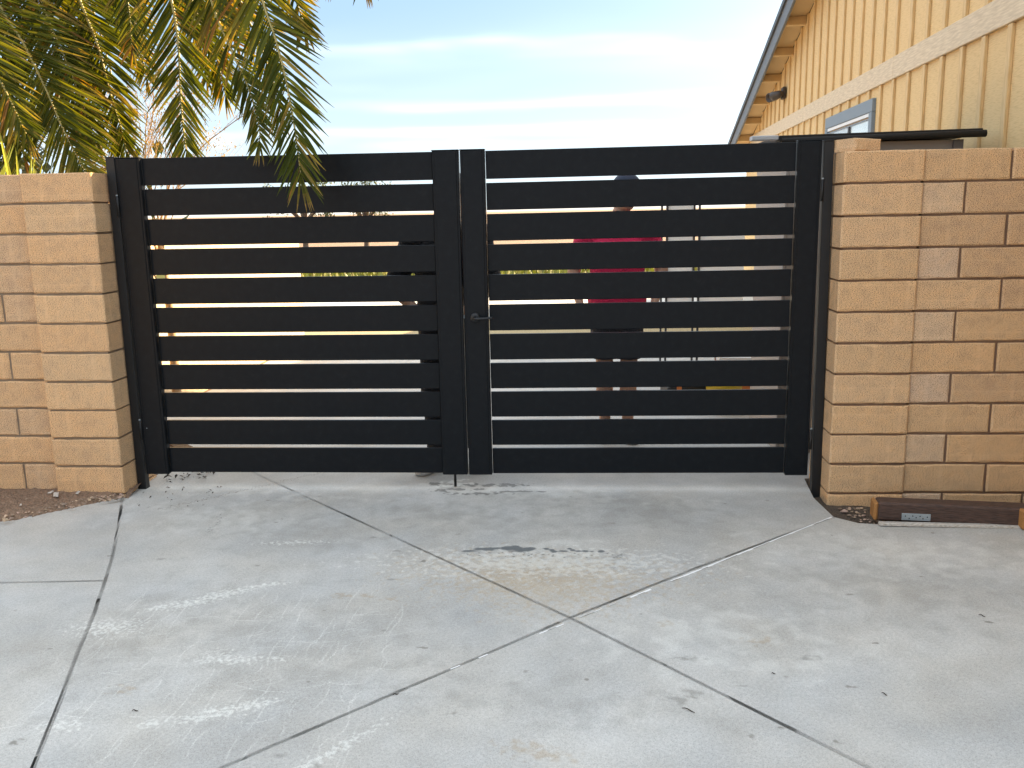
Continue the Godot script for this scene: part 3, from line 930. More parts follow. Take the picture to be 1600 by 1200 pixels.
func house() -> void:
	var h := thing("house", "cream board and batten house gable behind the right wall", "house", Vector3(2.95, 0, -2.0), -atan2(0.055, 0.9985))
	# s runs away along the gable, out runs towards the driveway
	var f := func(s: float, y: float, out: float): return Vector3(-out, y, -s)
	var st := tool()
	prism(st, PackedVector2Array([Vector2(-4.5, -0.1), Vector2(10.3, -0.1), Vector2(10.3, roofline(10.3) - 0.01), Vector2(0, roofline(0) - 0.01), Vector2(-4.5, roofline(4.5) - 0.01)]), f, -0.15, 0.0)
	put("gable_wall", st, M.siding, h)
	put("rear_wall", span(f.call(10.15, -0.1, -0.152), f.call(10.3, 2.55, -6.0), 0.0), M.siding, h)
	put("front_wall", span(f.call(-4.5, -0.1, -0.152), f.call(-4.35, 3.8, -6.0), 0.0), M.siding, h)
	st = tool()
	prism(st, PackedVector2Array([Vector2(11.25, roofline(11.25) + 0.015), Vector2(0, roofline(0) + 0.015), Vector2(-5.3, roofline(5.3) + 0.015), Vector2(-5.3, roofline(5.3) + 0.13), Vector2(0, roofline(0) + 0.13), Vector2(11.25, roofline(11.25) + 0.13)]), f, -6.3, 0.268)
	put("roof", st, M.shingle, h)
	st = tool()
	prism(st, PackedVector2Array([Vector2(11.24, roofline(11.24)), Vector2(0, roofline(0)), Vector2(-5.2, roofline(5.2)), Vector2(-5.2, roofline(5.2) + 0.013), Vector2(0, roofline(0) + 0.013), Vector2(11.24, roofline(11.24) + 0.013)]), f, 0.003, 0.266)
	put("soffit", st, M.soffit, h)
	for seg in [[0.0, 11.27], [-5.3, 0.0]]:
		st = tool()
		var a: float = seg[0]
		var b: float = seg[1]
		prism(st, PackedVector2Array([Vector2(a, roofline(a) - 0.125), Vector2(b, roofline(b) - 0.125), Vector2(b, roofline(b) + 0.075), Vector2(a, roofline(a) + 0.075)]), f, 0.269, 0.297)
		put("fascia", st, M.fascia, h)
		st = tool()
		prism(st, PackedVector2Array([Vector2(a, roofline(a) + 0.077), Vector2(b, roofline(b) + 0.077), Vector2(b, roofline(b) + 0.15), Vector2(a, roofline(a) + 0.15)]), f, 0.25, 0.322)
		put("drip_edge", st, M.drip_edge, h)
	for k in 9:
		var s := 2.15 + 0.925 * k
		var c: Vector3 = f.call(s, roofline(s) - 0.062, 0.134)
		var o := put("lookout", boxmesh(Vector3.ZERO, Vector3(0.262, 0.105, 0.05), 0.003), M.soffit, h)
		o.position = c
		o.rotation.x = -atan(0.2283)
	var band := [[-4.4, 1.0], [1.003, 4.87], [4.873, 9.62]]
	for b in band:
		put("trim_board", span(f.call(b[0], 2.56, 0.0), f.call(b[1], 2.735, 0.027), 0.004), M.band_board, h)
	var k := -9
	while true:
		var s := -0.92 + 0.385 * k + 0.385 * 0
		k += 1
		if s > 9.4:
			break
		if s > 9.0:
			continue
		s += rng.randf_range(-0.012, 0.012)
		var ytop := roofline(s + 0.03) - 0.002
		if ytop > 2.8:
			put("batten", span(f.call(s - 0.031, 2.737, 0.0), f.call(s + 0.031, ytop, 0.021), 0.003), M.batten, h)
		if s > 1.52 and s < 3.54:
			put("batten", span(f.call(s - 0.031, 2.476, 0.0), f.call(s + 0.031, 2.558, 0.021), 0.003), M.batten, h)
			put("batten", span(f.call(s - 0.031, 0.25, 0.0), f.call(s + 0.031, 1.38, 0.021), 0.003), M.batten, h)
		else:
			put("batten", span(f.call(s - 0.031, 0.25, 0.0), f.call(s + 0.031, 2.558, 0.021), 0.003), M.batten, h)
	# sliding window
	var w := Node3D.new()
	w.name = "window"
	h.add_child(w)
	put("frame", span(f.call(1.56, 2.36, 0.0), f.call(3.49, 2.473, 0.034), 0.003), M.window_trim, w)
	put("frame", span(f.call(1.56, 1.39, 0.0), f.call(3.49, 1.49, 0.034), 0.003), M.window_trim, w)
	put("frame", span(f.call(1.56, 1.492, 0.0), f.call(1.665, 2.358, 0.034), 0.003), M.window_trim, w)
	put("frame", span(f.call(3.385, 1.492, 0.0), f.call(3.49, 2.358, 0.034), 0.003), M.window_trim, w)
	put("track", span(f.call(1.667, 2.325, 0.001), f.call(3.383, 2.357, 0.028), 0.002), M.sash, w)
	put("track", span(f.call(1.667, 2.298, 0.001), f.call(3.383, 2.312, 0.026), 0.002), M.window_trim, w)
	put("sash", span(f.call(2.40, 1.494, 0.001), f.call(2.45, 2.296, 0.030), 0.002), M.steel_dark, w)
	put("sky_reflection", span(f.call(1.667, 1.494, 0.001), f.call(2.398, 2.296, 0.008), 0.0), M.sky_reflection, w)  # flat backing coloured as the sky reflected in this pane
	put("insect_screen", span(f.call(2.452, 1.494, 0.001), f.call(3.383, 2.296, 0.012), 0.0), M.screen_dark, w)
	put("pane", span(f.call(1.667, 1.494, 0.014), f.call(2.398, 2.296, 0.018), 0.0), M.glass, w)
	put("pane", span(f.call(2.452, 1.494, 0.018), f.call(3.383, 2.296, 0.022), 0.0), M.glass, w)
	# twin bullet flood lamp under the eave
	var fl := put("flood_lamp", boxmesh(f.call(6.30, 3.07, 0.035), Vector3(0.05, 0.16, 0.16), 0.01), M.bronze, h)
	for q in [[6.2, -0.9], [6.5, 0.5]]:
		st = tool(true)
		var bs := Basis(Vector3.UP, q[1]) * Basis(Vector3.BACK, PI / 2 + 0.15)
		lathe(st, [Vector2(0.0, -0.04), Vector2(0.035, -0.035), Vector2(0.05, 0.0), Vector2(0.062, 0.09), Vector2(0.064, 0.13), Vector2(0.055, 0.132), Vector2(0.046, 0.10), Vector2(0.0, 0.095)], f.call(q[0], 3.05, 0.10), bs, 16)
		put("lamp_head", st, M.bronze, fl)

	var sh := thing("storage_shed", "low shed with black overhanging roof between the right wall and the house", "shed", Vector3(2.16, 0, -1.25))
	put("front_panel", span(Vector3(-0.48, 0, 0.43), Vector3(0.50, 1.93, 0.45), 0.002), M.shed_wall, sh)
	put("side_panel", span(Vector3(-0.50, 0, -0.45), Vector3(-0.482, 1.93, 0.45), 0.002), M.shed_wall, sh)
	put("side_panel", span(Vector3(0.502, 0, -0.45), Vector3(0.52, 1.93, 0.45), 0.002), M.shed_wall, sh)
	put("back_panel", span(Vector3(-0.48, 0, -0.45), Vector3(0.50, 1.93, -0.43), 0.002), M.shed_wall, sh)
	put("corner_post", span(Vector3(0.465, 0, 0.452), Vector3(0.523, 1.93, 0.472), 0.003), M.shed_corner, sh)
	st = tool()
	bbox(st, Vector3(0.02, 1.963, 0.0), Vector3(1.17, 0.034, 1.06), 0.004, Basis(Vector3.BACK, 0.012))
	put("roof", st, M.shed_roof, sh)
	st = tool(true)
	tube(st, [Vector3(-0.55, 1.943, 0.532), Vector3(0.62, 1.957, 0.532)], [0.016, 0.021], 8)
	put("roof_edge", st, M.shed_roof, sh)
	put("flashing", boxmesh(Vector3(-0.645, 1.962, 0.48), Vector3(0.155, 0.026, 0.09), 0.004), M.flashing, sh)

func timber() -> void:
	var b := thing("timber_beam", "dark red-brown timber beam lying at the foot of the right wall", "timber", Vector3(1.872, 0.004, 0.44), -0.125)
	var st := tool()
	bbox(st, Vector3(0.47, 0.049, 0.0), Vector3(0.90, 0.098, 0.098), 0.010, Basis.IDENTITY, 0.001)
	put("beam", st, M.dark_timber, b)
	st = tool()
	bbox(st, Vector3(0.012, 0.049, 0.0), Vector3(0.022, 0.097, 0.096), 0.009, Basis.IDENTITY, 0.0015)
	put("cut_end", st, M.cut_timber, b)
	st = tool()
	bbox(st, Vector3(0.20, 0.030, 0.0505), Vector3(0.135, 0.036, 0.003), 0.0012)
	var p := put("metal_plate", st, M.galvanised, b)
	var holes := tool()
	for q in [[0.15, 0.034], [0.168, 0.023], [0.184, 0.036], [0.20, 0.028], [0.218, 0.036], [0.232, 0.024], [0.252, 0.033]]:
		lathe(holes, [Vector2(0.0, 0.0028), Vector2(0.0032, 0.0028), Vector2(0.0032, 0.0)], Vector3(q[0], q[1], 0.0505), Basis(Vector3.RIGHT, PI / 2), 8)
	put("nail_holes", holes, M.hole_dark, p)
	var t := thing("trim_strip", "pale weathered strip lying in front of the dark beam", "strip", Vector3(1.875, 0.0, 0.548), -0.03)
	st = tool()
	bbox(st, Vector3(0.35, 0.009, 0.0), Vector3(0.70, 0.016, 0.03), 0.003, Basis(Vector3.BACK, -0.008))
	put("strip", st, M.pvc, t)
	var o := thing("timber_offcut", "orange-brown timber offcut at the right end of the pale strip", "timber", Vector3(2.572, 0.002, 0.565), 0.15)
	st = tool()
	bbox(st, Vector3(0.02, 0.05, 0.0), Vector3(0.13, 0.095, 0.08), 0.008, Basis.IDENTITY, 0.002)
	put("offcut", st, M.cut_timber, o)

# ---------------------------------------------------------------- plants
func leaf_color(dry: float) -> Color:
	var r := rng.randf()
	var c: Color
	if r < dry * 0.2:
		c = Color(0.30, 0.155, 0.045)
	elif r < dry * 0.7:
		c = Color(0.27, 0.205, 0.055)
	elif r < dry + 0.3 * (1.0 - dry):
		c = Color(0.135, 0.145, 0.02)
	else:
		c = Color(0.064, 0.082, 0.012)
	var k := rng.randf_range(0.75, 1.2)
	return Color(c.r * k, c.g * k, c.b * k)

func leaflet(st: SurfaceTool, p: Vector3, dir: Vector3, nrm: Vector3, l: float, w: float, droop: float, col: Color, tipc: Color) -> void:
	var d := dir
	var wv := d.cross(nrm).normalized()
	var prof := [0.35, 0.95, 0.9, 0.55, 0.06]
	var prev := []
	var q := p
	for k in 5:
		var hw: float = w * 0.5 * prof[k]
		var c := col.lerp(tipc, pow(k / 4.0, 3.0))
		var fold := nrm * hw * 0.45
		var cur := [q - wv * hw + fold, q, q + wv * hw + fold]
		if k > 0:
			for s in 2:
				st.set_color(c)
				quad_out(st, prev[s], prev[s + 1], cur[s + 1], cur[s], nrm)
		prev = cur
		q += d * l * 0.25
		d = (d + Vector3.DOWN * droop * (0.25 + 0.2 * k) + wv * rng.randf_range(-0.05, 0.05)).normalized()

func frond(parent: Node3D, pts: Array, n_end: Vector3, lmax: float, dry: float, sd: int, skip := 0.22, bare := 0.0, droop := 0.07) -> void:
	rng.seed = sd
	var c := catmull(pts, 16)
	var rad := []
	for i in c.size():
		rad.append(lerpf(0.017, 0.0028, pow(float(i) / c.size(), 0.7)))
	var st := tool(true)
	tube(st, c, rad, 6)
	var fr := put("frond", st, M.rachis, parent)
	var lf := tool()
	var tot := 0.0
	for i in c.size() - 1:
		tot += c[i].distance_to(c[i + 1])
	var at := 0.0
	var next := tot * skip
	for i in c.size() - 1:
		var a: Vector3 = c[i]
		var b: Vector3 = c[i + 1]
		var seg := a.distance_to(b)
		while next < at + seg:
			var p := a.lerp(b, (next - at) / seg)
			var t := next / tot
			var T := (b - a).normalized()
			var n := (Vector3.UP * (1.0 - t) * 0.7 + n_end * (0.3 + t))
			n = (n - T * n.dot(T)).normalized()
			var side := T.cross(n).normalized()
			var env := minf(1.0, 0.55 + 1.6 * (t - skip)) * (1.0 if t < 0.72 else lerpf(1.0, 0.45, (t - 0.72) / 0.28))
			for s in [-1.0, 1.0]:
				if rng.randf() < 0.04 + bare * (1.0 if t > 0.5 else 0.0):
					continue
				var ang := deg_to_rad(lerpf(60.0, 30.0, pow(t, 1.4)) + rng.randf_range(-5, 5))
				var tier := rng.randf_range(-0.12, 0.22)
				var dir: Vector3 = (T * cos(ang) + side * s * sin(ang) + n * tier).normalized()
				var nn: Vector3 = (n - dir * n.dot(dir)).normalized().rotated(dir, rng.randf_range(-0.75, 0.75))
				var col := leaf_color(dry)
				var tip := Color(0.27, 0.21, 0.06) if rng.randf() < 0.25 else col
				leaflet(lf, p + n * 0.004, dir, nn, lmax * env * rng.randf_range(0.85, 1.1), rng.randf_range(0.017, 0.024) * (0.7 + 0.3 * env), droop * rng.randf_range(0.0, 0.9), col, tip)
			next += 0.0175 + rng.randf_range(-0.003, 0.003)
		at += seg
	for k in 5:
		var T: Vector3 = (c[-1] - c[-3]).normalized()
		var d := (T + Vector3(rng.randf_range(-0.25, 0.25), 0, rng.randf_range(-0.1, 0.1))).normalized()
		leaflet(lf, c[-1], d, (n_end - d * n_end.dot(d)).normalized(), lmax * 0.45, 0.012, droop, leaf_color(dry + 0.2), Color(0.3, 0.2, 0.07))
	var o := put("leaflets", lf, M.leaf_green, fr)
	o.set_meta("kind", "stuff")

func palm() -> void:
	var p := thing("palm_tree", "date palm whose long feathery fronds hang down over the left wall and gate", "palm tree", Vector3(-3.75, 0, -0.95))
	var off := -p.position
	var st := tool(true)
	var prof := []
	for k in 34:
		var y := k * 0.125
		prof.append(Vector2(0.27 + 0.03 * (k % 2) + (0.12 * maxf(0, k - 26) / 8.0), y))
	prof.append(Vector2(0.02, 4.3))
	lathe(st, prof, Vector3.ZERO, Basis.IDENTITY, 18)
	put("trunk", st, M.palm_bark, p)
	# each: points from the crown out to the tip, face direction, leaflet length, share of dry leaflets
	var crown := Vector3(-3.55, 4.05, -0.92)
	var F := [
		[[Vector3(-3.42, 3.75, -0.8), Vector3(-3.2, 3.2, -0.65), Vector3(-3.02, 2.81, -0.55), Vector3(-2.88, 2.60, -0.50), Vector3(-2.74, 2.32, -0.45), Vector3(-2.63, 2.08, -0.40), Vector3(-2.50, 1.84, -0.35), Vector3(-2.44, 1.72, -0.33)], Vector3(0.45, 0.1, 1), 0.44, 0.06, 0.2, 0.06],
		[[Vector3(-3.3, 4.0, -0.95), Vector3(-2.95, 3.55, -1.0), Vector3(-2.77, 2.94, -1.0), Vector3(-2.68, 2.65, -1.0), Vector3(-2.63, 2.36, -1.0), Vector3(-2.58, 2.14, -1.0), Vector3(-2.56, 2.0, -1.0)], Vector3(0.1, 0, 1), 0.40, 0.06, 0.2, 0.05],
		[[Vector3(-3.0, 4.3, -0.8), Vector3(-2.4, 4.0, -0.65), Vector3(-2.05, 3.35, -0.52), Vector3(-1.93, 2.79, -0.45), Vector3(-1.89, 2.54, -0.40), Vector3(-1.88, 2.26, -0.35), Vector3(-1.86, 2.07, -0.30), Vector3(-1.84, 1.93, -0.27)], Vector3(0.15, 0, 1), 0.41, 0.07, 0.25, 0.08],
		[[Vector3(-2.9, 4.4, -0.7), Vector3(-2.2, 4.05, -0.45), Vector3(-1.75, 3.3, -0.28), Vector3(-1.59, 2.70, -0.20), Vector3(-1.47, 2.44, -0.12), Vector3(-1.37, 2.23, -0.06), Vector3(-1.31, 2.04, 0.0), Vector3(-1.30, 1.95, 0.04)], Vector3(0.1, 0, 1), 0.31, 0.30, 0.3, 0.10],
		[[Vector3(-2.8, 4.5, -0.6), Vector3(-1.95, 4.15, -0.25), Vector3(-1.4, 3.35, 0.0), Vector3(-1.21, 2.65, 0.10), Vector3(-1.14, 2.46, 0.16), Vector3(-1.07, 2.19, 0.22), Vector3(-1.025, 1.94, 0.28), Vector3(-1.005, 1.77, 0.31)], Vector3(0.05, 0, 1), 0.45, 0.13, 0.25, 0.10],
		[[Vector3(-3.2, 3.9, -0.95), Vector3(-3.1, 3.4, -0.95), Vector3(-2.98, 2.92, -0.92), Vector3(-2.80, 2.45, -0.87), Vector3(-2.66, 2.05, -0.82)], Vector3(0.7, 0, 1), 0.42, 0.35, 0.2, 0.05],
		[[Vector3(-3.0, 4.2, -0.85), Vector3(-2.3, 4.0, -0.8), Vector3(-2.0, 3.4, -0.75), Vector3(-1.91, 2.84, -0.70), Vector3(-1.79, 2.61, -0.65), Vector3(-1.71, 2.28, -0.60)], Vector3(0.0, 0, 1), 0.34, 0.25, 0.3, 0.08],
		[[Vector3(-2.8, 4.4, -0.7), Vector3(-2.0, 4.1, -0.5), Vector3(-1.6, 3.4, -0.38), Vector3(-1.48, 2.78, -0.30), Vector3(-1.37, 2.53, -0.25), Vector3(-1.29, 2.30, -0.22), Vector3(-1.25, 2.12, -0.20)], Vector3(-0.1, 0, 1), 0.34, 0.22, 0.3, 0.10],
		[[Vector3(-2.8, 4.5, -0.6), Vector3(-1.9, 4.2, -0.3), Vector3(-1.35, 3.5, -0.15), Vector3(-1.16, 2.86, -0.08), Vector3(-1.07, 2.66, -0.02), Vector3(-1.03, 2.54, 0.0)], Vector3(0.1, 0, 1), 0.34, 0.5, 0.3, 0.10],
		[[Vector3(-3.35, 3.7, -0.6), Vector3(-3.2, 3.1, -0.4), Vector3(-3.0, 2.6, -0.27), Vector3(-2.84, 2.28, -0.22), Vector3(-2.74, 2.05, -0.2)], Vector3(0.3, 0, 1), 0.36, 0.15, 0.2, 0.05],
		[[Vector3(-3.3, 4.1, -1.2), Vector3(-2.9, 3.7, -1.3), Vector3(-2.66, 3.07, -1.35), Vector3(-2.58, 2.75, -1.35), Vector3(-2.54, 2.5, -1.35)], Vector3(0.3, 0, 1), 0.30, 0.75, 0.2, 0.05],
		[[Vector3(-2.7, 4.7, -0.6), Vector3(-1.8, 4.6, -0.2), Vector3(-1.1, 3.9, 0.15), Vector3(-0.86, 3.05, 0.28), Vector3(-0.82, 2.72, 0.3)], Vector3(0.1, 0, 1), 0.30, 0.3, 0.3, 0.10],
		[[Vector3(-2.7, 4.8, -0.6), Vector3(-1.7, 4.8, -0.1), Vector3(-0.9, 4.0, 0.25), Vector3(-0.66, 3.1, 0.4), Vector3(-0.61, 2.68, 0.4)], Vector3(-0.1, 0, 1), 0.34, 0.3, 0.3, 0.10],
		[[Vector3(-2.6, 4.9, -0.5), Vector3(-1.4, 5.0, 0.1), Vector3(-0.5, 4.1, 0.4), Vector3(-0.22, 3.1, 0.5), Vector3(-0.15, 2.66, 0.5)], Vector3(0, 0, 1), 0.26, 0.5, 0.4, 0.10],
		[[Vector3(-3.4, 3.6, -0.9), Vector3(-3.3, 3.0, -0.8), Vector3(-3.15, 2.4, -0.7), Vector3(-3.03, 1.95, -0.62)], Vector3(0.4, 0, 1), 0.38, 0.30, 0.15, 0.05],
		[[Vector3(-3.4, 3.9, -1.1), Vector3(-3.25, 3.4, -1.15), Vector3(-3.1, 2.9, -1.15), Vector3(-2.98, 2.4, -1.15), Vector3(-2.9, 2.05, -1.1)], Vector3(0.5, 0, 1), 0.42, 0.2, 0.2, 0.04],
		[[Vector3(-3.3, 4.0, -1.1), Vector3(-3.0, 3.6, -1.2), Vector3(-2.85, 3.05, -1.25), Vector3(-2.75, 2.6, -1.25), Vector3(-2.68, 2.25, -1.2)], Vector3(0.2, 0, 1), 0.40, 0.25, 0.2, 0.04],
		[[Vector3(-3.2, 4.1, -1.0), Vector3(-2.7, 3.8, -1.0), Vector3(-2.45, 3.2, -0.9), Vector3(-2.38, 2.85, -0.85), Vector3(-2.36, 2.6, -0.8)], Vector3(0.2, 0, 1), 0.30, 0.3, 0.25, 0.04],
		[[Vector3(-2.9, 4.3, -0.8), Vector3(-2.1, 4.0, -0.6), Vector3(-1.72, 3.4, -0.5), Vector3(-1.62, 2.95, -0.45), Vector3(-1.56, 2.6, -0.42)], Vector3(0.2, 0, 1), 0.36, 0.3, 0.3, 0.04],
		[[Vector3(-3.1, 4.2, -1.4), Vector3(-2.7, 3.9, -1.8), Vector3(-2.45, 3.2, -2.0), Vector3(-2.4, 2.6, -2.05)], Vector3(0.3, 0, 1), 0.34, 0.4, 0.25, 0.05],
	]
	var sd := 1000
	for f in F:
		var pts: Array = [crown] + f[0]
		pts = pts.map(func(q): return q + off)
		frond(p, pts, f[1], f[2], f[3], sd, f[4], f[5])
		sd += 17
	rng.seed = 7

func blades(called: String, label: String, category: String, at: Vector3, lift: float, count: int, l: float, w: float, sd: int, orange := 0) -> void:
	rng.seed = sd
	var p := thing(called, label, category, at)
	var stem := tool(true)
	tube(stem, [Vector3.ZERO, Vector3(0.02, lift * 0.5, 0.01), Vector3(0, lift + 0.04, 0)], [0.05, 0.045, 0.05], 8)
	put("stem", stem, M.palm_bark, p)
	for k in count:
		var az := rng.randf_range(-PI, PI)
		var el := rng.randf_range(0.75, 1.45)
		var d := Vector3(cos(az) * cos(el), sin(el), sin(az) * cos(el))
		var st := tool()
		var n := (Vector3.UP - d * d.y).normalized()
		var wv := d.cross(n)
		var L := l * rng.randf_range(0.65, 1.05)
		var prev := []
		for j in 6:
			var t := j / 5.0
			var hw: float = w * 0.5 * [0.8, 1.0, 0.9, 0.7, 0.4, 0.03][j]
			var q := Vector3.UP * lift + d * L * t + Vector3.DOWN * t * t * 0.12 * L * (1.5 - el)
			var cur := [q - wv * hw + n * hw * 0.4, q, q + wv * hw + n * hw * 0.4]
			if j > 0:
				for s in 2:
					quad_out(st, prev[s], prev[s + 1], cur[s + 1], cur[s], n)
			prev = cur
		put("blade", st, M.blade_orange if k < orange else M.blade, p)

func branch(st: SurfaceTool, p: Vector3, d: Vector3, l: float, r: float, depth: int, leaves: SurfaceTool = null) -> void:
	var pts := [p]
	var q := p
	var dd := d
	for k in 4:
		dd = (dd + Vector3(rng.randf_range(-0.22, 0.22), rng.randf_range(-0.12, 0.16), rng.randf_range(-0.22, 0.22))).normalized()
		q += dd * l / 4.0
		pts.append(q)
	tube(st, pts, [r, r * 0.9, r * 0.8, r * 0.7, r * 0.6], 5 if depth > 1 else 3, false)
	if leaves and depth <= 1:
		for k in 10:
			var c: Vector3 = pts[1 + k % 4] + Vector3(rng.randf_range(-0.08, 0.08), rng.randf_range(-0.06, 0.06), rng.randf_range(-0.08, 0.08))
			var b := Basis.from_euler(Vector3(rng.randf() * 6.0, rng.randf() * 6.0, 0))
			leaves.set_color(Color(0.30, 0.2, 0.08))
			tri_out(leaves, c, c + b * Vector3(0.012, 0.004, 0), c + b * Vector3(0.004, 0.022, 0), Vector3.UP)
	if depth == 0:
		return
	for k in 3:
		var at: Vector3 = pts[[2, 3, 4][k]]
		branch(st, at, (dd + Vector3(rng.randf_range(-0.5, 0.5), rng.randf_range(-0.3, 0.5), rng.randf_range(-0.8, 0.8))).normalized(), l * 0.66, r * 0.55, depth - 1, leaves)

func shrub_tree() -> void:
	rng.seed = 31
	var p := thing("bare_tree", "thin bare-twigged tree behind the left gate post, between the palm fronds", "tree", Vector3(-2.98, 0, -2.3))
	var st := tool(true)
	tube(st, [Vector3.ZERO, Vector3(0.02, 0.8, 0.03), Vector3(-0.03, 1.5, 0)], [0.04, 0.03, 0.024], 7, false)
	put("trunk", st, M.twig, p)
	st = tool(true)
	var lv := tool()
	for k in 8:
		branch(st, Vector3(0, 0.9 + 0.09 * k, 0), Vector3(rng.randf_range(-0.12, 0.12), 1.0, rng.randf_range(-0.3, 0.3)).normalized(), 0.75, 0.009, 3, lv)
	put("twigs", st, M.twig, p)
	var o := put("seed_leaves", lv, M.leaf_green, p)
	o.set_meta("kind", "stuff")

func bushy_tree(label: String, at: Vector3, hgt: float, wid: float, sd: int, called := "tree", group := "low trees beyond the yard") -> void:
	rng.seed = sd
	var p := thing(called, label, called, at, 0.0, group)
	var st := tool(true)
	tube(st, [Vector3.ZERO, Vector3(0.05, hgt * 0.35, 0), Vector3(-0.05, hgt * 0.75, 0.05)], [0.12, 0.09, 0.03], 8, false)
	for k in 6:
		var a := k * 1.05
		tube(st, [Vector3(0.03, hgt * 0.35, 0), Vector3(cos(a) * wid * 0.2, hgt * 0.55, sin(a) * wid * 0.2), Vector3(cos(a) * wid * 0.38, hgt * 0.72, sin(a) * wid * 0.38)], [0.06, 0.04, 0.015], 6, false)
	put("trunk", st, M.trunk, p)
	st = tool()
	for k in 42:
		var a := rng.randf() * TAU
		var rr := sqrt(rng.randf()) * wid * 0.45
		var cy := hgt * rng.randf_range(0.5, 0.92)
		var c := Vector3(cos(a) * rr, cy - rr * 0.25, sin(a) * rr)
		var tone := rng.randf_range(0.7, 1.3)
		for j in 55:
			var q := c + Vector3(rng.randfn(0, 0.16), rng.randfn(0, 0.11), rng.randfn(0, 0.16))
			var b := Basis.from_euler(Vector3(rng.randf() * 6.0, rng.randf() * 6.0, 0))
			var s := rng.randf_range(0.04, 0.075)
			st.set_color(Color(0.085 * tone, 0.10 * tone, 0.03 * tone))
			tri_out(st, q, q + b * Vector3(s * 0.5, s, 0), q + b * Vector3(0, s * 2.0, 0), Vector3.UP)
			tri_out(st, q, q + b * Vector3(-s * 0.5, s, 0), q + b * Vector3(0, s * 2.0, 0), Vector3.UP)
	put("crown", st, M.tree_leaf, p)

# ---------------------------------------------------------------- people
func sdf(st: SurfaceTool, bones: Array, cell: float, clips := []) -> void:
	var lo := Vector3(1e9, 1e9, 1e9)
	var hi := -lo
	for b in bones:
		for e in [[b[0], b[2]], [b[1], b[3]]]:
			var v: Vector3 = Vector3.ONE * (e[1] + cell * 2.0)
			lo = lo.min(e[0] - v)
			hi = hi.max(e[0] + v)
	var nx := int((hi.x - lo.x) / cell) + 2
	var ny := int((hi.y - lo.y) / cell) + 2
	var nz := int((hi.z - lo.z) / cell) + 2
	var F := PackedFloat32Array()
	F.resize(nx * ny * nz)
	F.fill(1.0)
	for b in bones:
		var a: Vector3 = b[0]
		var ab: Vector3 = b[1] - b[0]
		var k: float = b[4]
		var r0: float = b[2]
		var dr: float = b[3] - b[2]
		var l2 := maxf(ab.length_squared(), 1e-9)
		var mg := maxf(b[2], b[3]) + k + cell * 2.0
		var l: Vector3 = (b[0].min(b[1]) - Vector3.ONE * mg - lo) / cell
		var h: Vector3 = (b[0].max(b[1]) + Vector3.ONE * mg - lo) / cell
		for x in range(maxi(0, int(l.x)), mini(nx, int(h.x) + 2)):
			for y in range(maxi(0, int(l.y)), mini(ny, int(h.y) + 2)):
				for z in range(maxi(0, int(l.z)), mini(nz, int(h.z) + 2)):
					var p := lo + Vector3(x, y, z) * cell
					var t := clampf((p - a).dot(ab) / l2, 0.0, 1.0)
					var d := p.distance_to(a + ab * t) - r0 - dr * t
					var i := (x * ny + y) * nz + z
					var c := F[i]
					var hh := maxf(k - absf(d - c), 0.0) / k
					F[i] = minf(d, c) - hh * hh * k * 0.25
	for cl in clips:
		for x in nx:
			for y in ny:
				for z in nz:
					var i := (x * ny + y) * nz + z
					var p := lo + Vector3(x, y, z) * cell
					F[i] = maxf(F[i], cl[0].dot(p) - cl[1])
	var vid := PackedInt32Array()
	vid.resize(nx * ny * nz)
	vid.fill(-1)
	var V := PackedVector3Array()
	var offs := [0, nz * ny, nz, nz * ny + nz, 1, nz * ny + 1, nz + 1, nz * ny + nz + 1]
	var cor := [Vector3(0, 0, 0), Vector3(1, 0, 0), Vector3(0, 1, 0), Vector3(1, 1, 0), Vector3(0, 0, 1), Vector3(1, 0, 1), Vector3(0, 1, 1), Vector3(1, 1, 1)]
	var edges := [[0, 1], [2, 3], [4, 5], [6, 7], [0, 2], [1, 3], [4, 6], [5, 7], [0, 4], [1, 5], [2, 6], [3, 7]]
	for x in nx - 1:
		for y in ny - 1:
			for z in nz - 1:
				var i := (x * ny + y) * nz + z
				var neg := 0
				for k in 8:
					if F[i + offs[k]] < 0.0:
						neg += 1
				if neg == 0 or neg == 8:
					continue
				var s := Vector3.ZERO
				var n := 0
				for e in edges:
					var fa := F[i + offs[e[0]]]
					var fb := F[i + offs[e[1]]]
					if (fa < 0.0) != (fb < 0.0):
						s += cor[e[0]].lerp(cor[e[1]], fa / (fa - fb))
						n += 1
				vid[i] = V.size()
				V.append(lo + (Vector3(x, y, z) + s / n) * cell)
	for x in range(1, nx - 1):
		for y in range(1, ny - 1):
			for z in range(1, nz - 1):
				var i := (x * ny + y) * nz + z
				var f0 := F[i]
				for ax in 3:
					var j: int = i + [ny * nz, nz, 1][ax]
					if (f0 < 0.0) == (F[j] < 0.0):
						continue
					var u: int = [nz, 1, ny * nz][ax]
					var w: int = [1, ny * nz, nz][ax]
					var q := [vid[i - u - w], vid[i - w], vid[i], vid[i - u]]
					if q.min() < 0:
						continue
					var o := Vector3.ZERO
					o[ax] = 1.0 if f0 < 0.0 else -1.0
					var qn := (V[q[2]] - V[q[0]]).cross(V[q[3]] - V[q[1]])
					var order := [0, 1, 2, 0, 2, 3] if qn.dot(o) < 0.0 else [0, 2, 1, 0, 3, 2]
					for e in order:
						st.add_vertex(V[q[e]])

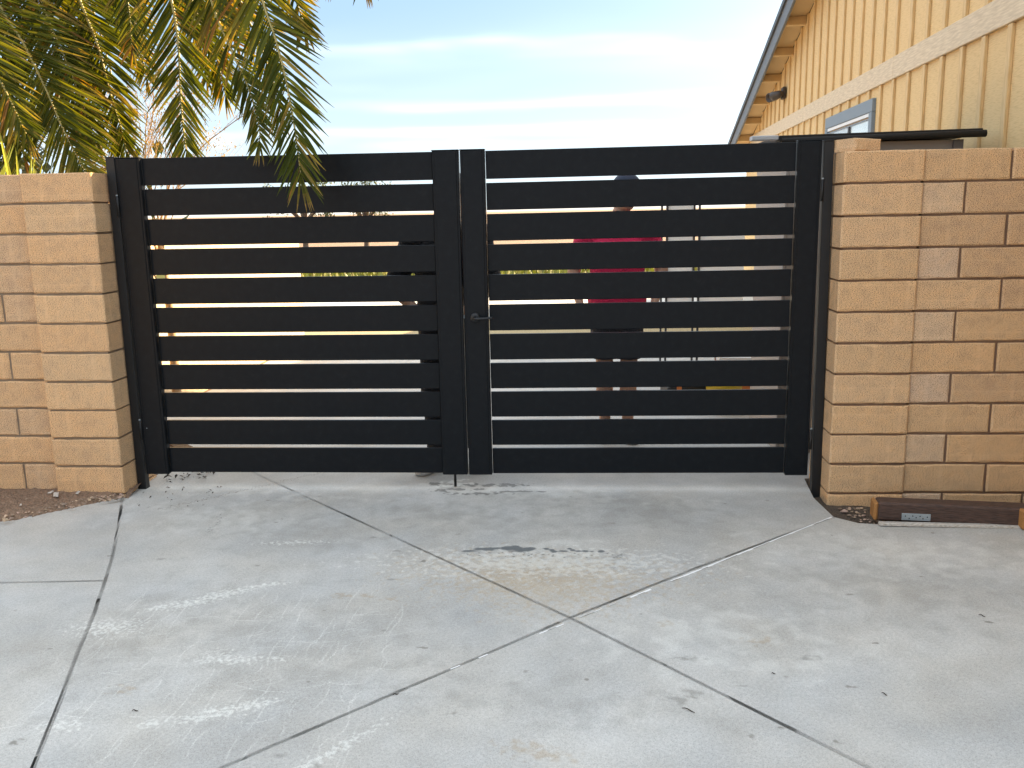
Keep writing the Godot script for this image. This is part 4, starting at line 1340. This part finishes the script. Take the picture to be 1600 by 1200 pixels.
func hand_bones(w: Vector3, dir: Vector3, palm: Vector3, thumb: Vector3) -> Array:
	var r := []
	var k := w + dir * 0.085
	r.append([w, w + dir * 0.03, 0.026, 0.026, 0.02])
	for s in [-0.026, -0.009, 0.009, 0.026]:
		r.append([w + dir * 0.02 + thumb * s * 0.6, k + thumb * s, 0.014, 0.011, 0.012])
		var l: float = {-0.026: 0.055, -0.009: 0.07, 0.009: 0.076, 0.026: 0.068}[s]
		var d1 := (dir + palm * 0.35).normalized()
		var d2 := (dir + palm * 0.9).normalized()
		var d3 := (dir + palm * 1.6).normalized()
		var p: Vector3 = k + thumb * s
		r.append([p, p + d1 * l * 0.45, 0.0095, 0.009, 0.004])
		r.append([p + d1 * l * 0.45, p + d1 * l * 0.45 + d2 * l * 0.32, 0.009, 0.0083, 0.004])
		r.append([p + d1 * l * 0.45 + d2 * l * 0.32, p + d1 * l * 0.45 + d2 * l * 0.32 + d3 * l * 0.24, 0.0083, 0.007, 0.004])
	var tb := w + dir * 0.03 + thumb * 0.024
	var td := (dir * 0.75 + thumb * 0.7 + palm * 0.25).normalized()
	r.append([tb, tb + td * 0.038, 0.014, 0.011, 0.012])
	r.append([tb + td * 0.038, tb + td * 0.038 + (dir + palm * 0.4).normalized() * 0.032, 0.011, 0.008, 0.005])
	return r

func person(label: String, at: Vector3, turn: float, J: Dictionary, shirt: Material, legs: Material, hem: float, shoes: Material, cap: bool) -> void:
	var p := thing("person", label, "person", at, turn)
	var sh := 0.175
	var st := tool(true)
	var bones := [
		[Vector3(-0.06, 0.96, 0), Vector3(0.06, 0.96, 0), 0.115, 0.115, 0.05],
		[Vector3(-0.045, 0.98, 0), Vector3(-0.055, 1.2, 0.005), 0.113, 0.11, 0.05],
		[Vector3(0.045, 0.98, 0), Vector3(0.055, 1.2, 0.005), 0.113, 0.11, 0.05],
		[Vector3(-0.07, 1.28, 0.0), Vector3(0.07, 1.28, 0.0), 0.105, 0.105, 0.06],
		[Vector3(-sh, 1.42, -0.01), Vector3(sh, 1.42, -0.01), 0.055, 0.055, 0.06],
		[Vector3(0, 1.42, -0.01), J.neck, 0.062, 0.052, 0.05],
	]
	for s in ["l", "r"]:
		bones.append([J["sh_" + s], J["el_" + s], 0.05, 0.041, 0.04])
		bones.append([J["el_" + s], J["wr_" + s], 0.041, 0.027, 0.02])
		bones.append([J["hip_" + s], J["kn_" + s], 0.085, 0.055, 0.05])
		bones.append([J["kn_" + s], J["kn_" + s].lerp(J["an_" + s], 0.4) + Vector3(0, 0, -0.02), 0.054, 0.052, 0.03])
		bones.append([J["kn_" + s].lerp(J["an_" + s], 0.4) + Vector3(0, 0, -0.02), J["an_" + s], 0.052, 0.036, 0.03])
	sdf(st, bones, 0.016)
	var hd: Vector3 = J.head
	var face: Basis = J.look
	var hb := []
	for b in [[0, 0.03, -0.015, 0, 0.03, 0.015, 0.083, 0.083, 0.03], [0, -0.01, 0.03, 0, -0.075, 0.05, 0.066, 0.04, 0.04], [0, -0.005, 0.095, 0, -0.035, 0.112, 0.009, 0.013, 0.015], [-0.035, 0.015, 0.08, 0.035, 0.015, 0.08, 0.014, 0.014, 0.015], [-0.022, -0.062, 0.088, 0.022, -0.062, 0.088, 0.008, 0.008, 0.008], [-0.018, -0.073, 0.086, 0.018, -0.073, 0.086, 0.008, 0.008, 0.006], [-0.083, -0.02, -0.005, -0.086, 0.02, -0.015, 0.011, 0.015, 0.008], [0.083, -0.02, -0.005, 0.086, 0.02, -0.015, 0.011, 0.015, 0.008]]:
		hb.append([hd + face * Vector3(b[0], b[1], b[2]), hd + face * Vector3(b[3], b[4], b[5]), b[6], b[7], b[8]])
	hb.append([J.neck, hd + face * Vector3(0, -0.05, -0.01), 0.052, 0.055, 0.03])
	sdf(st, hb, 0.007)
	for s in ["l", "r"]:
		var d: Vector3 = (J["wr_" + s] - J["el_" + s]).normalized()
		var inn := Vector3(-1.0 if J["sh_" + s].x > 0 else 1.0, 0, 0)
		var pl := (inn - d * inn.dot(d)).normalized()
		var th := Vector3(0, 0.2, 1.0)
		th = (th - d * th.dot(d) - pl * th.dot(pl)).normalized()
		sdf(st, hand_bones(J["wr_" + s], d, pl, th), 0.005)
	var body := put("body", st, M.skin, p)
	for s in [-1.0, 1.0]:
		var e := tool(true)
		lathe(e, [Vector2(0, -0.010), Vector2(0.007, -0.007), Vector2(0.010, 0), Vector2(0.007, 0.007), Vector2(0, 0.010)], hd + face * Vector3(s * 0.031, 0.0, 0.093), Basis.IDENTITY, 10)
		put("eye", e, M.eye, body)
	# shirt
	st = tool(true)
	var tb := []
	for i in 5:
		var b: Array = bones[i].duplicate()
		b[2] += 0.018
		b[3] += 0.018
		tb.append(b)
	tb.append([Vector3(0, 1.40, -0.01), Vector3(0.01, 1.475, -0.012), 0.09, 0.074, 0.05])
	for s in ["l", "r"]:
		tb.append([Vector3(0, 1.47, -0.015), J["sh_" + s] + Vector3(0, 0.02, 0), 0.06, 0.055, 0.04])
		var e: Vector3 = J["sh_" + s].lerp(J["el_" + s], 0.62 if hem > 0.3 else 0.98)
		tb.append([J["sh_" + s], e, 0.07, 0.066, 0.04])
	sdf(st, tb, 0.014, [[Vector3.DOWN, -0.90]])
	put("shirt", st, shirt, p)
	st = tool(true)
	tb = [[Vector3(-0.06, 0.95, 0), Vector3(0.06, 0.95, 0), 0.128, 0.128, 0.05]]
	for s in ["l", "r"]:
		tb.append([J["hip_" + s], J["kn_" + s], 0.103, 0.085, 0.04])
		if hem < 0.3:
			tb.append([J["kn_" + s], J["an_" + s], 0.08, 0.06, 0.03])
	sdf(st, tb, 0.014, [[Vector3.DOWN, -hem], [Vector3.UP, 1.03]])
	put("shorts" if hem > 0.3 else "trousers", st, legs, p)
	for s in ["l", "r"]:
		st = tool(true)
		var an: Vector3 = J["an_" + s]
		var toe: Vector3 = J["toe_" + s]
		var fd := Vector3(toe.x - an.x, 0, toe.z - an.z).normalized()
		var g := Vector3(an.x, 0, an.z)
		sdf(st, [[an, g + Vector3.UP * 0.045 - fd * 0.03, 0.045, 0.042, 0.03], [g + Vector3.UP * 0.045 - fd * 0.03, g + Vector3.UP * 0.04 + fd * 0.15, 0.042, 0.042, 0.03], [g + Vector3.UP * 0.07, g + Vector3.UP * 0.05 + fd * 0.1, 0.045, 0.04, 0.03]], 0.008, [[Vector3.DOWN, -0.018]])
		var shoe := put("shoe", st, shoes, p)
		st = tool(true)
		sdf(st, [[g + Vector3.UP * 0.02 - fd * 0.035, g + Vector3.UP * 0.02 + fd * 0.155, 0.043, 0.045, 0.01]], 0.007, [[Vector3.UP, 0.022], [Vector3.DOWN, -0.002]])
		put("sole", st, M.sole, shoe)
	st = tool(true)
	var cb := [[hd + face * Vector3(0, 0.035, -0.02), hd + face * Vector3(0, 0.035, 0.015), 0.095, 0.093, 0.03]]
	sdf(st, cb, 0.008, [[face * Vector3(0, -1, 0.35 if not cap else 0.0), (face * Vector3(0, -1, 0.35 if not cap else 0.0)).dot(hd + face * Vector3(0, 0.035, 0.04))]])
	var c := put("cap" if cap else "hair", st, M.cap_navy if cap else M.hair, p)
	if cap:
		st = tool(true)
		sdf(st, [[hd + face * Vector3(0, 0.04, 0.07), hd + face * Vector3(0, 0.035, 0.14), 0.06, 0.05, 0.02]], 0.007, [[face * Vector3.UP, (face * Vector3.UP).dot(hd + face * Vector3(0, 0.05, 0))], [face * Vector3.DOWN, (face * Vector3.DOWN).dot(hd + face * Vector3(0, 0.034, 0))]])
		put("brim", st, M.cap_navy, c)

func people() -> void:
	var S := {"neck": Vector3(0.02, 1.54, 0.0), "head": Vector3(0.06, 1.665, 0.02), "look": Basis(Vector3.UP, 0.15),
		"sh_l": Vector3(-0.20, 1.42, -0.01), "el_l": Vector3(-0.29, 1.15, -0.05), "wr_l": Vector3(-0.25, 0.93, 0.10),
		"sh_r": Vector3(0.20, 1.42, -0.01), "el_r": Vector3(0.30, 1.15, -0.05), "wr_r": Vector3(0.24, 0.93, 0.10),
		"hip_l": Vector3(-0.085, 0.93, 0), "kn_l": Vector3(-0.085, 0.5, 0.01), "an_l": Vector3(-0.08, 0.09, -0.01), "toe_l": Vector3(-0.10, 0, 0.2),
		"hip_r": Vector3(0.085, 0.93, 0), "kn_r": Vector3(0.08, 0.5, 0.02), "an_r": Vector3(0.075, 0.09, 0.02), "toe_r": Vector3(0.10, 0, 0.2)}
	person("person in red shirt, dark shorts and cap standing behind the right gate leaf", Vector3(0.66, 0, -1.2), 0.0, S, M.shirt_red, M.shorts_dark, 0.56, M.shoe_dark, true)
	S = {"neck": Vector3(0.05, 1.53, 0.0), "head": Vector3(0.10, 1.65, 0.06), "look": Basis(Vector3.RIGHT, 0.35),
		"sh_l": Vector3(-0.20, 1.42, -0.01), "el_l": Vector3(-0.33, 1.12, 0.0), "wr_l": Vector3(-0.14, 0.98, 0.17),
		"sh_r": Vector3(0.20, 1.42, -0.01), "el_r": Vector3(0.27, 1.13, 0.03), "wr_r": Vector3(0.12, 1.0, 0.17),
		"hip_l": Vector3(-0.085, 0.93, 0), "kn_l": Vector3(-0.09, 0.5, 0.04), "an_l": Vector3(-0.10, 0.09, 0.0), "toe_l": Vector3(-0.2, 0, 0.18),
		"hip_r": Vector3(0.085, 0.93, 0), "kn_r": Vector3(0.12, 0.5, 0.03), "an_r": Vector3(0.14, 0.09, -0.06), "toe_r": Vector3(0.18, 0, 0.2)}
	person("person in dark clothes working at the latch behind the middle of the gate", Vector3(-0.38, 0, -0.44), 0.0, S, M.shirt_dark, M.trousers, 0.12, M.shoe_tan, false)

# ---------------------------------------------------------------- the yard beyond
func yard() -> void:
	var w := thing("yard_wall", "low sunlit tan wall along the left side of the yard", "wall", Vector3(-3.2, 0, -4.2))
	put("wall", span(Vector3(-0.08, -0.1, -2.2), Vector3(0.08, 1.42, 2.3), 0.006), M.stucco_tan, w)
	put("coping", span(Vector3(-0.11, 1.422, -2.22), Vector3(0.11, 1.48, 2.32), 0.01), M.stucco_tan, w)
	# yellow-green planting strip
	rng.seed = 55
	var st := tool()
	for k in 9000:
		var q := Vector3(rng.randf_range(-14, 8), 0.0, rng.randf_range(-21, -14))
		var b := Basis.from_euler(Vector3(rng.randf_range(-0.5, 0.5), rng.randf() * 6.0, 0))
		var s := rng.randf_range(0.12, 0.3)
		var t := rng.randf_range(0.7, 1.3)
		st.set_color(Color(0.17 * t, 0.17 * t, 0.035 * t))
		tri_out(st, q, q + b * Vector3(0.05, s * 0.6, 0), q + b * Vector3(0, s, 0), Vector3.UP)
		tri_out(st, q, q + b * Vector3(-0.05, s * 0.6, 0), q + b * Vector3(0, s, 0), Vector3.UP)
	var g := put("grass", st, M.tree_leaf)
	g.set_meta("kind", "stuff")
	tag(g, "yellow-green grass strip at the far end of the yard", "grass")
	bushy_tree("broad low tree seen through the left leaf under the palm tip", Vector3(-10.2, 0, -30), 3.3, 3.6, 61)
	bushy_tree("lower rounder tree right of the broad one beyond the yard", Vector3(-8.0, 0, -31), 3.2, 2.6, 62)
	# steel uprights with white panels, seen as pairs of dark lines through the slots
	var f := thing("panel_screen", "white panel screen with dark uprights behind the right gate leaf", "screen", Vector3(1.55, 0, -4.0))
	for x in [-0.335, -0.285, -0.025, 0.025]:
		put("upright", span(Vector3(x - 0.009, 0.0, -0.02), Vector3(x + 0.009, 1.62, 0.02), 0.002), M.steel_dark, f)
	put("panel", span(Vector3(-0.273, 0.5, -0.012), Vector3(-0.037, 1.6, 0.0), 0.002), M.white_panel, f)
	put("panel", span(Vector3(0.037, 0.5, -0.012), Vector3(0.46, 1.5, 0.0), 0.002), M.white_panel, f)
	var t := thing("bucket", "yellow bucket by the house wall behind the gate", "bucket", Vector3(1.52, 0, -2.0))
	st = tool(true)
	lathe(st, [Vector2(0, 0.0), Vector2(0.12, 0.0), Vector2(0.15, 0.34), Vector2(0.157, 0.345), Vector2(0.157, 0.36), Vector2(0.143, 0.36), Vector2(0.113, 0.02), Vector2(0, 0.02)], Vector3.ZERO, Basis.IDENTITY, 24)
	put("shell", st, M.bucket_yellow, t)
	st = tool(true)
	var arc := []
	for k in 13: arc.append(Vector3(cos(PI * k / 12.0) * 0.16, 0.33 - sin(PI * k / 12.0) * 0.10, 0.02 + sin(PI * k / 12.0) * 0.11))
	var ar := []
	for k in 13: ar.append(0.004)
	tube(st, arc, ar, 6)
	put("handle", st, M.galvanised, t)
	t = thing("toolbox", "black toolbox on the driveway behind the right leaf", "toolbox", Vector3(1.32, 0, -2.3), 0.2)
	put("tray", span(Vector3(-0.24, 0, -0.11), Vector3(0.24, 0.17, 0.11), 0.012), M.toolbox_black, t)
	put("lid", span(Vector3(-0.245, 0.173, -0.115), Vector3(0.245, 0.25, 0.115), 0.015), M.toolbox_black, t)
	st = tool(true)
	tube(st, [Vector3(-0.09, 0.245, 0), Vector3(-0.08, 0.29, 0), Vector3(0.08, 0.29, 0), Vector3(0.09, 0.245, 0)], [0.009, 0.011, 0.011, 0.009], 8)
	put("handle", st, M.cooler_orange, t)
	for s in [-0.15, 0.15]:
		put("latch", span(Vector3(s - 0.02, 0.14, 0.112), Vector3(s + 0.02, 0.2, 0.122), 0.003), M.cooler_orange, t)
	t = thing("cool_box", "orange cool box with white lid standing near the house wall", "cool box", Vector3(1.78, 0, -2.5), -0.15)
	put("tub", span(Vector3(-0.22, 0, -0.15), Vector3(0.22, 0.32, 0.15), 0.02), M.cooler_orange, t)
	put("lid", span(Vector3(-0.235, 0.322, -0.165), Vector3(0.235, 0.38, 0.165), 0.018), M.white_plastic, t)
	st = tool(true)
	tube(st, [Vector3(-0.24, 0.26, 0), Vector3(-0.27, 0.40, 0), Vector3(-0.1, 0.44, 0), Vector3(0.1, 0.44, 0), Vector3(0.27, 0.40, 0), Vector3(0.24, 0.26, 0)], [0.012, 0.012, 0.012, 0.012, 0.012, 0.012], 8)
	put("handle", st, M.white_plastic, t)

func added_neighbour() -> void:  # unseen house, added to bounce warm sunlight onto pillars and gate
	var h := thing("added_neighbour_house", "added tan stucco house out of view on the left, bouncing warm light", "house", Vector3(-9.5, 0, 6.5))
	put("wall", span(Vector3(-3.0, -0.1, -5.0), Vector3(2.6, 2.7, 5.5), 0.01), M.stucco_tan, h)
	var st := tool()
	prism(st, PackedVector2Array([Vector2(-3.6, 2.702), Vector2(3.2, 2.702), Vector2(3.2, 2.86), Vector2(-0.2, 3.9), Vector2(-3.6, 2.86)]), func(s, y, d): return Vector3(s, y, d), -5.6, 6.1)
	put("roof", st, M.shingle, h)
	for z in [-2.5, 2.2]:
		var w := put("window", span(Vector3(2.602, 0.95, z - 0.65), Vector3(2.64, 2.15, z + 0.65), 0.004), M.window_trim, h)
		put("pane", span(Vector3(2.641, 1.04, z - 0.56), Vector3(2.65, 2.06, z - 0.02), 0.0), M.screen_dark, w)
		put("pane", span(Vector3(2.641, 1.04, z + 0.02), Vector3(2.65, 2.06, z + 0.56), 0.0), M.screen_dark, w)

# ---------------------------------------------------------------- scene
func _ready() -> void:
	var cam := Camera3D.new()
	cam.name = "camera"
	cam.transform = Transform3D(Basis(Vector3(0.9971, -0.0192, -0.0696), Vector3(0.0049, 0.9811, -0.1932), Vector3(0.0719, 0.1925, 0.9787)).orthonormalized(), Vector3(0.385, 1.579, 4.886))
	cam.fov = 46.40
	cam.far = 2000.0
	cam.near = 0.05
	add_child(cam)
	cam.current = true
	var env := Environment.new()
	env.background_mode = Environment.BG_SKY
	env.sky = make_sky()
	env.tonemap_mode = Environment.TONE_MAPPER_LINEAR
	env.tonemap_exposure = 5.0
	env.sdfgi_enabled = true
	env.ssao_enabled = true
	env.ssil_enabled = true
	var we := WorldEnvironment.new()
	we.name = "world_environment"
	we.environment = env
	add_child(we)
	var sun := DirectionalLight3D.new()
	sun.name = "sun"
	sun.transform = Transform3D(Basis.looking_at(-SUN), SUN * 30.0)
	sun.light_color = Color(1.0, 0.87, 0.68)
	sun.light_energy = 1.5
	sun.light_angular_distance = 0.5
	sun.shadow_enabled = true
	add_child(sun)

	rng.seed = 7
	make_materials()
	var m := mat("concrete", 1, 1, 1, 0.88)
	m.albedo_texture = concrete_picture()
	m.detail_enabled = true
	m.detail_albedo = noise_tex(91, 0.14, 4, [[0.0, 0.70], [0.3, 0.90], [0.5, 0.97], [1.0, 1.0]], 1024)
	m.detail_blend_mode = BaseMaterial3D.BLEND_MODE_MUL
	m.detail_uv_layer = BaseMaterial3D.DETAIL_UV_2
	m.uv2_scale = Vector3(1.13, 1.13, 1.13)
	m = mat("patio", 0.56, 0.54, 0.50, 0.9)
	ground_works()
	masonry()
	house()
	gate()
	palm()
	shrub_tree()
	blades("yucca_plant", "yellow-green sword-leaved plant behind the left wall under the palm", "plant", Vector3(-2.98, 0, -0.45), 1.35, 26, 0.85, 0.035, 71, 0)
	blades("flax_plant", "orange and yellow sword-leaved plant at the far left behind the wall", "plant", Vector3(-3.25, 0, -0.35), 1.3, 22, 0.95, 0.035, 72, 4)
	bushy_tree("dense dark shrub behind the left wall under the hanging palm fronds", Vector3(-3.75, 0, -1.7), 2.75, 1.9, 63, "shrub", "")
	rng.seed = 9
	timber()
	litter()
	people()
	yard()
	added_neighbour()
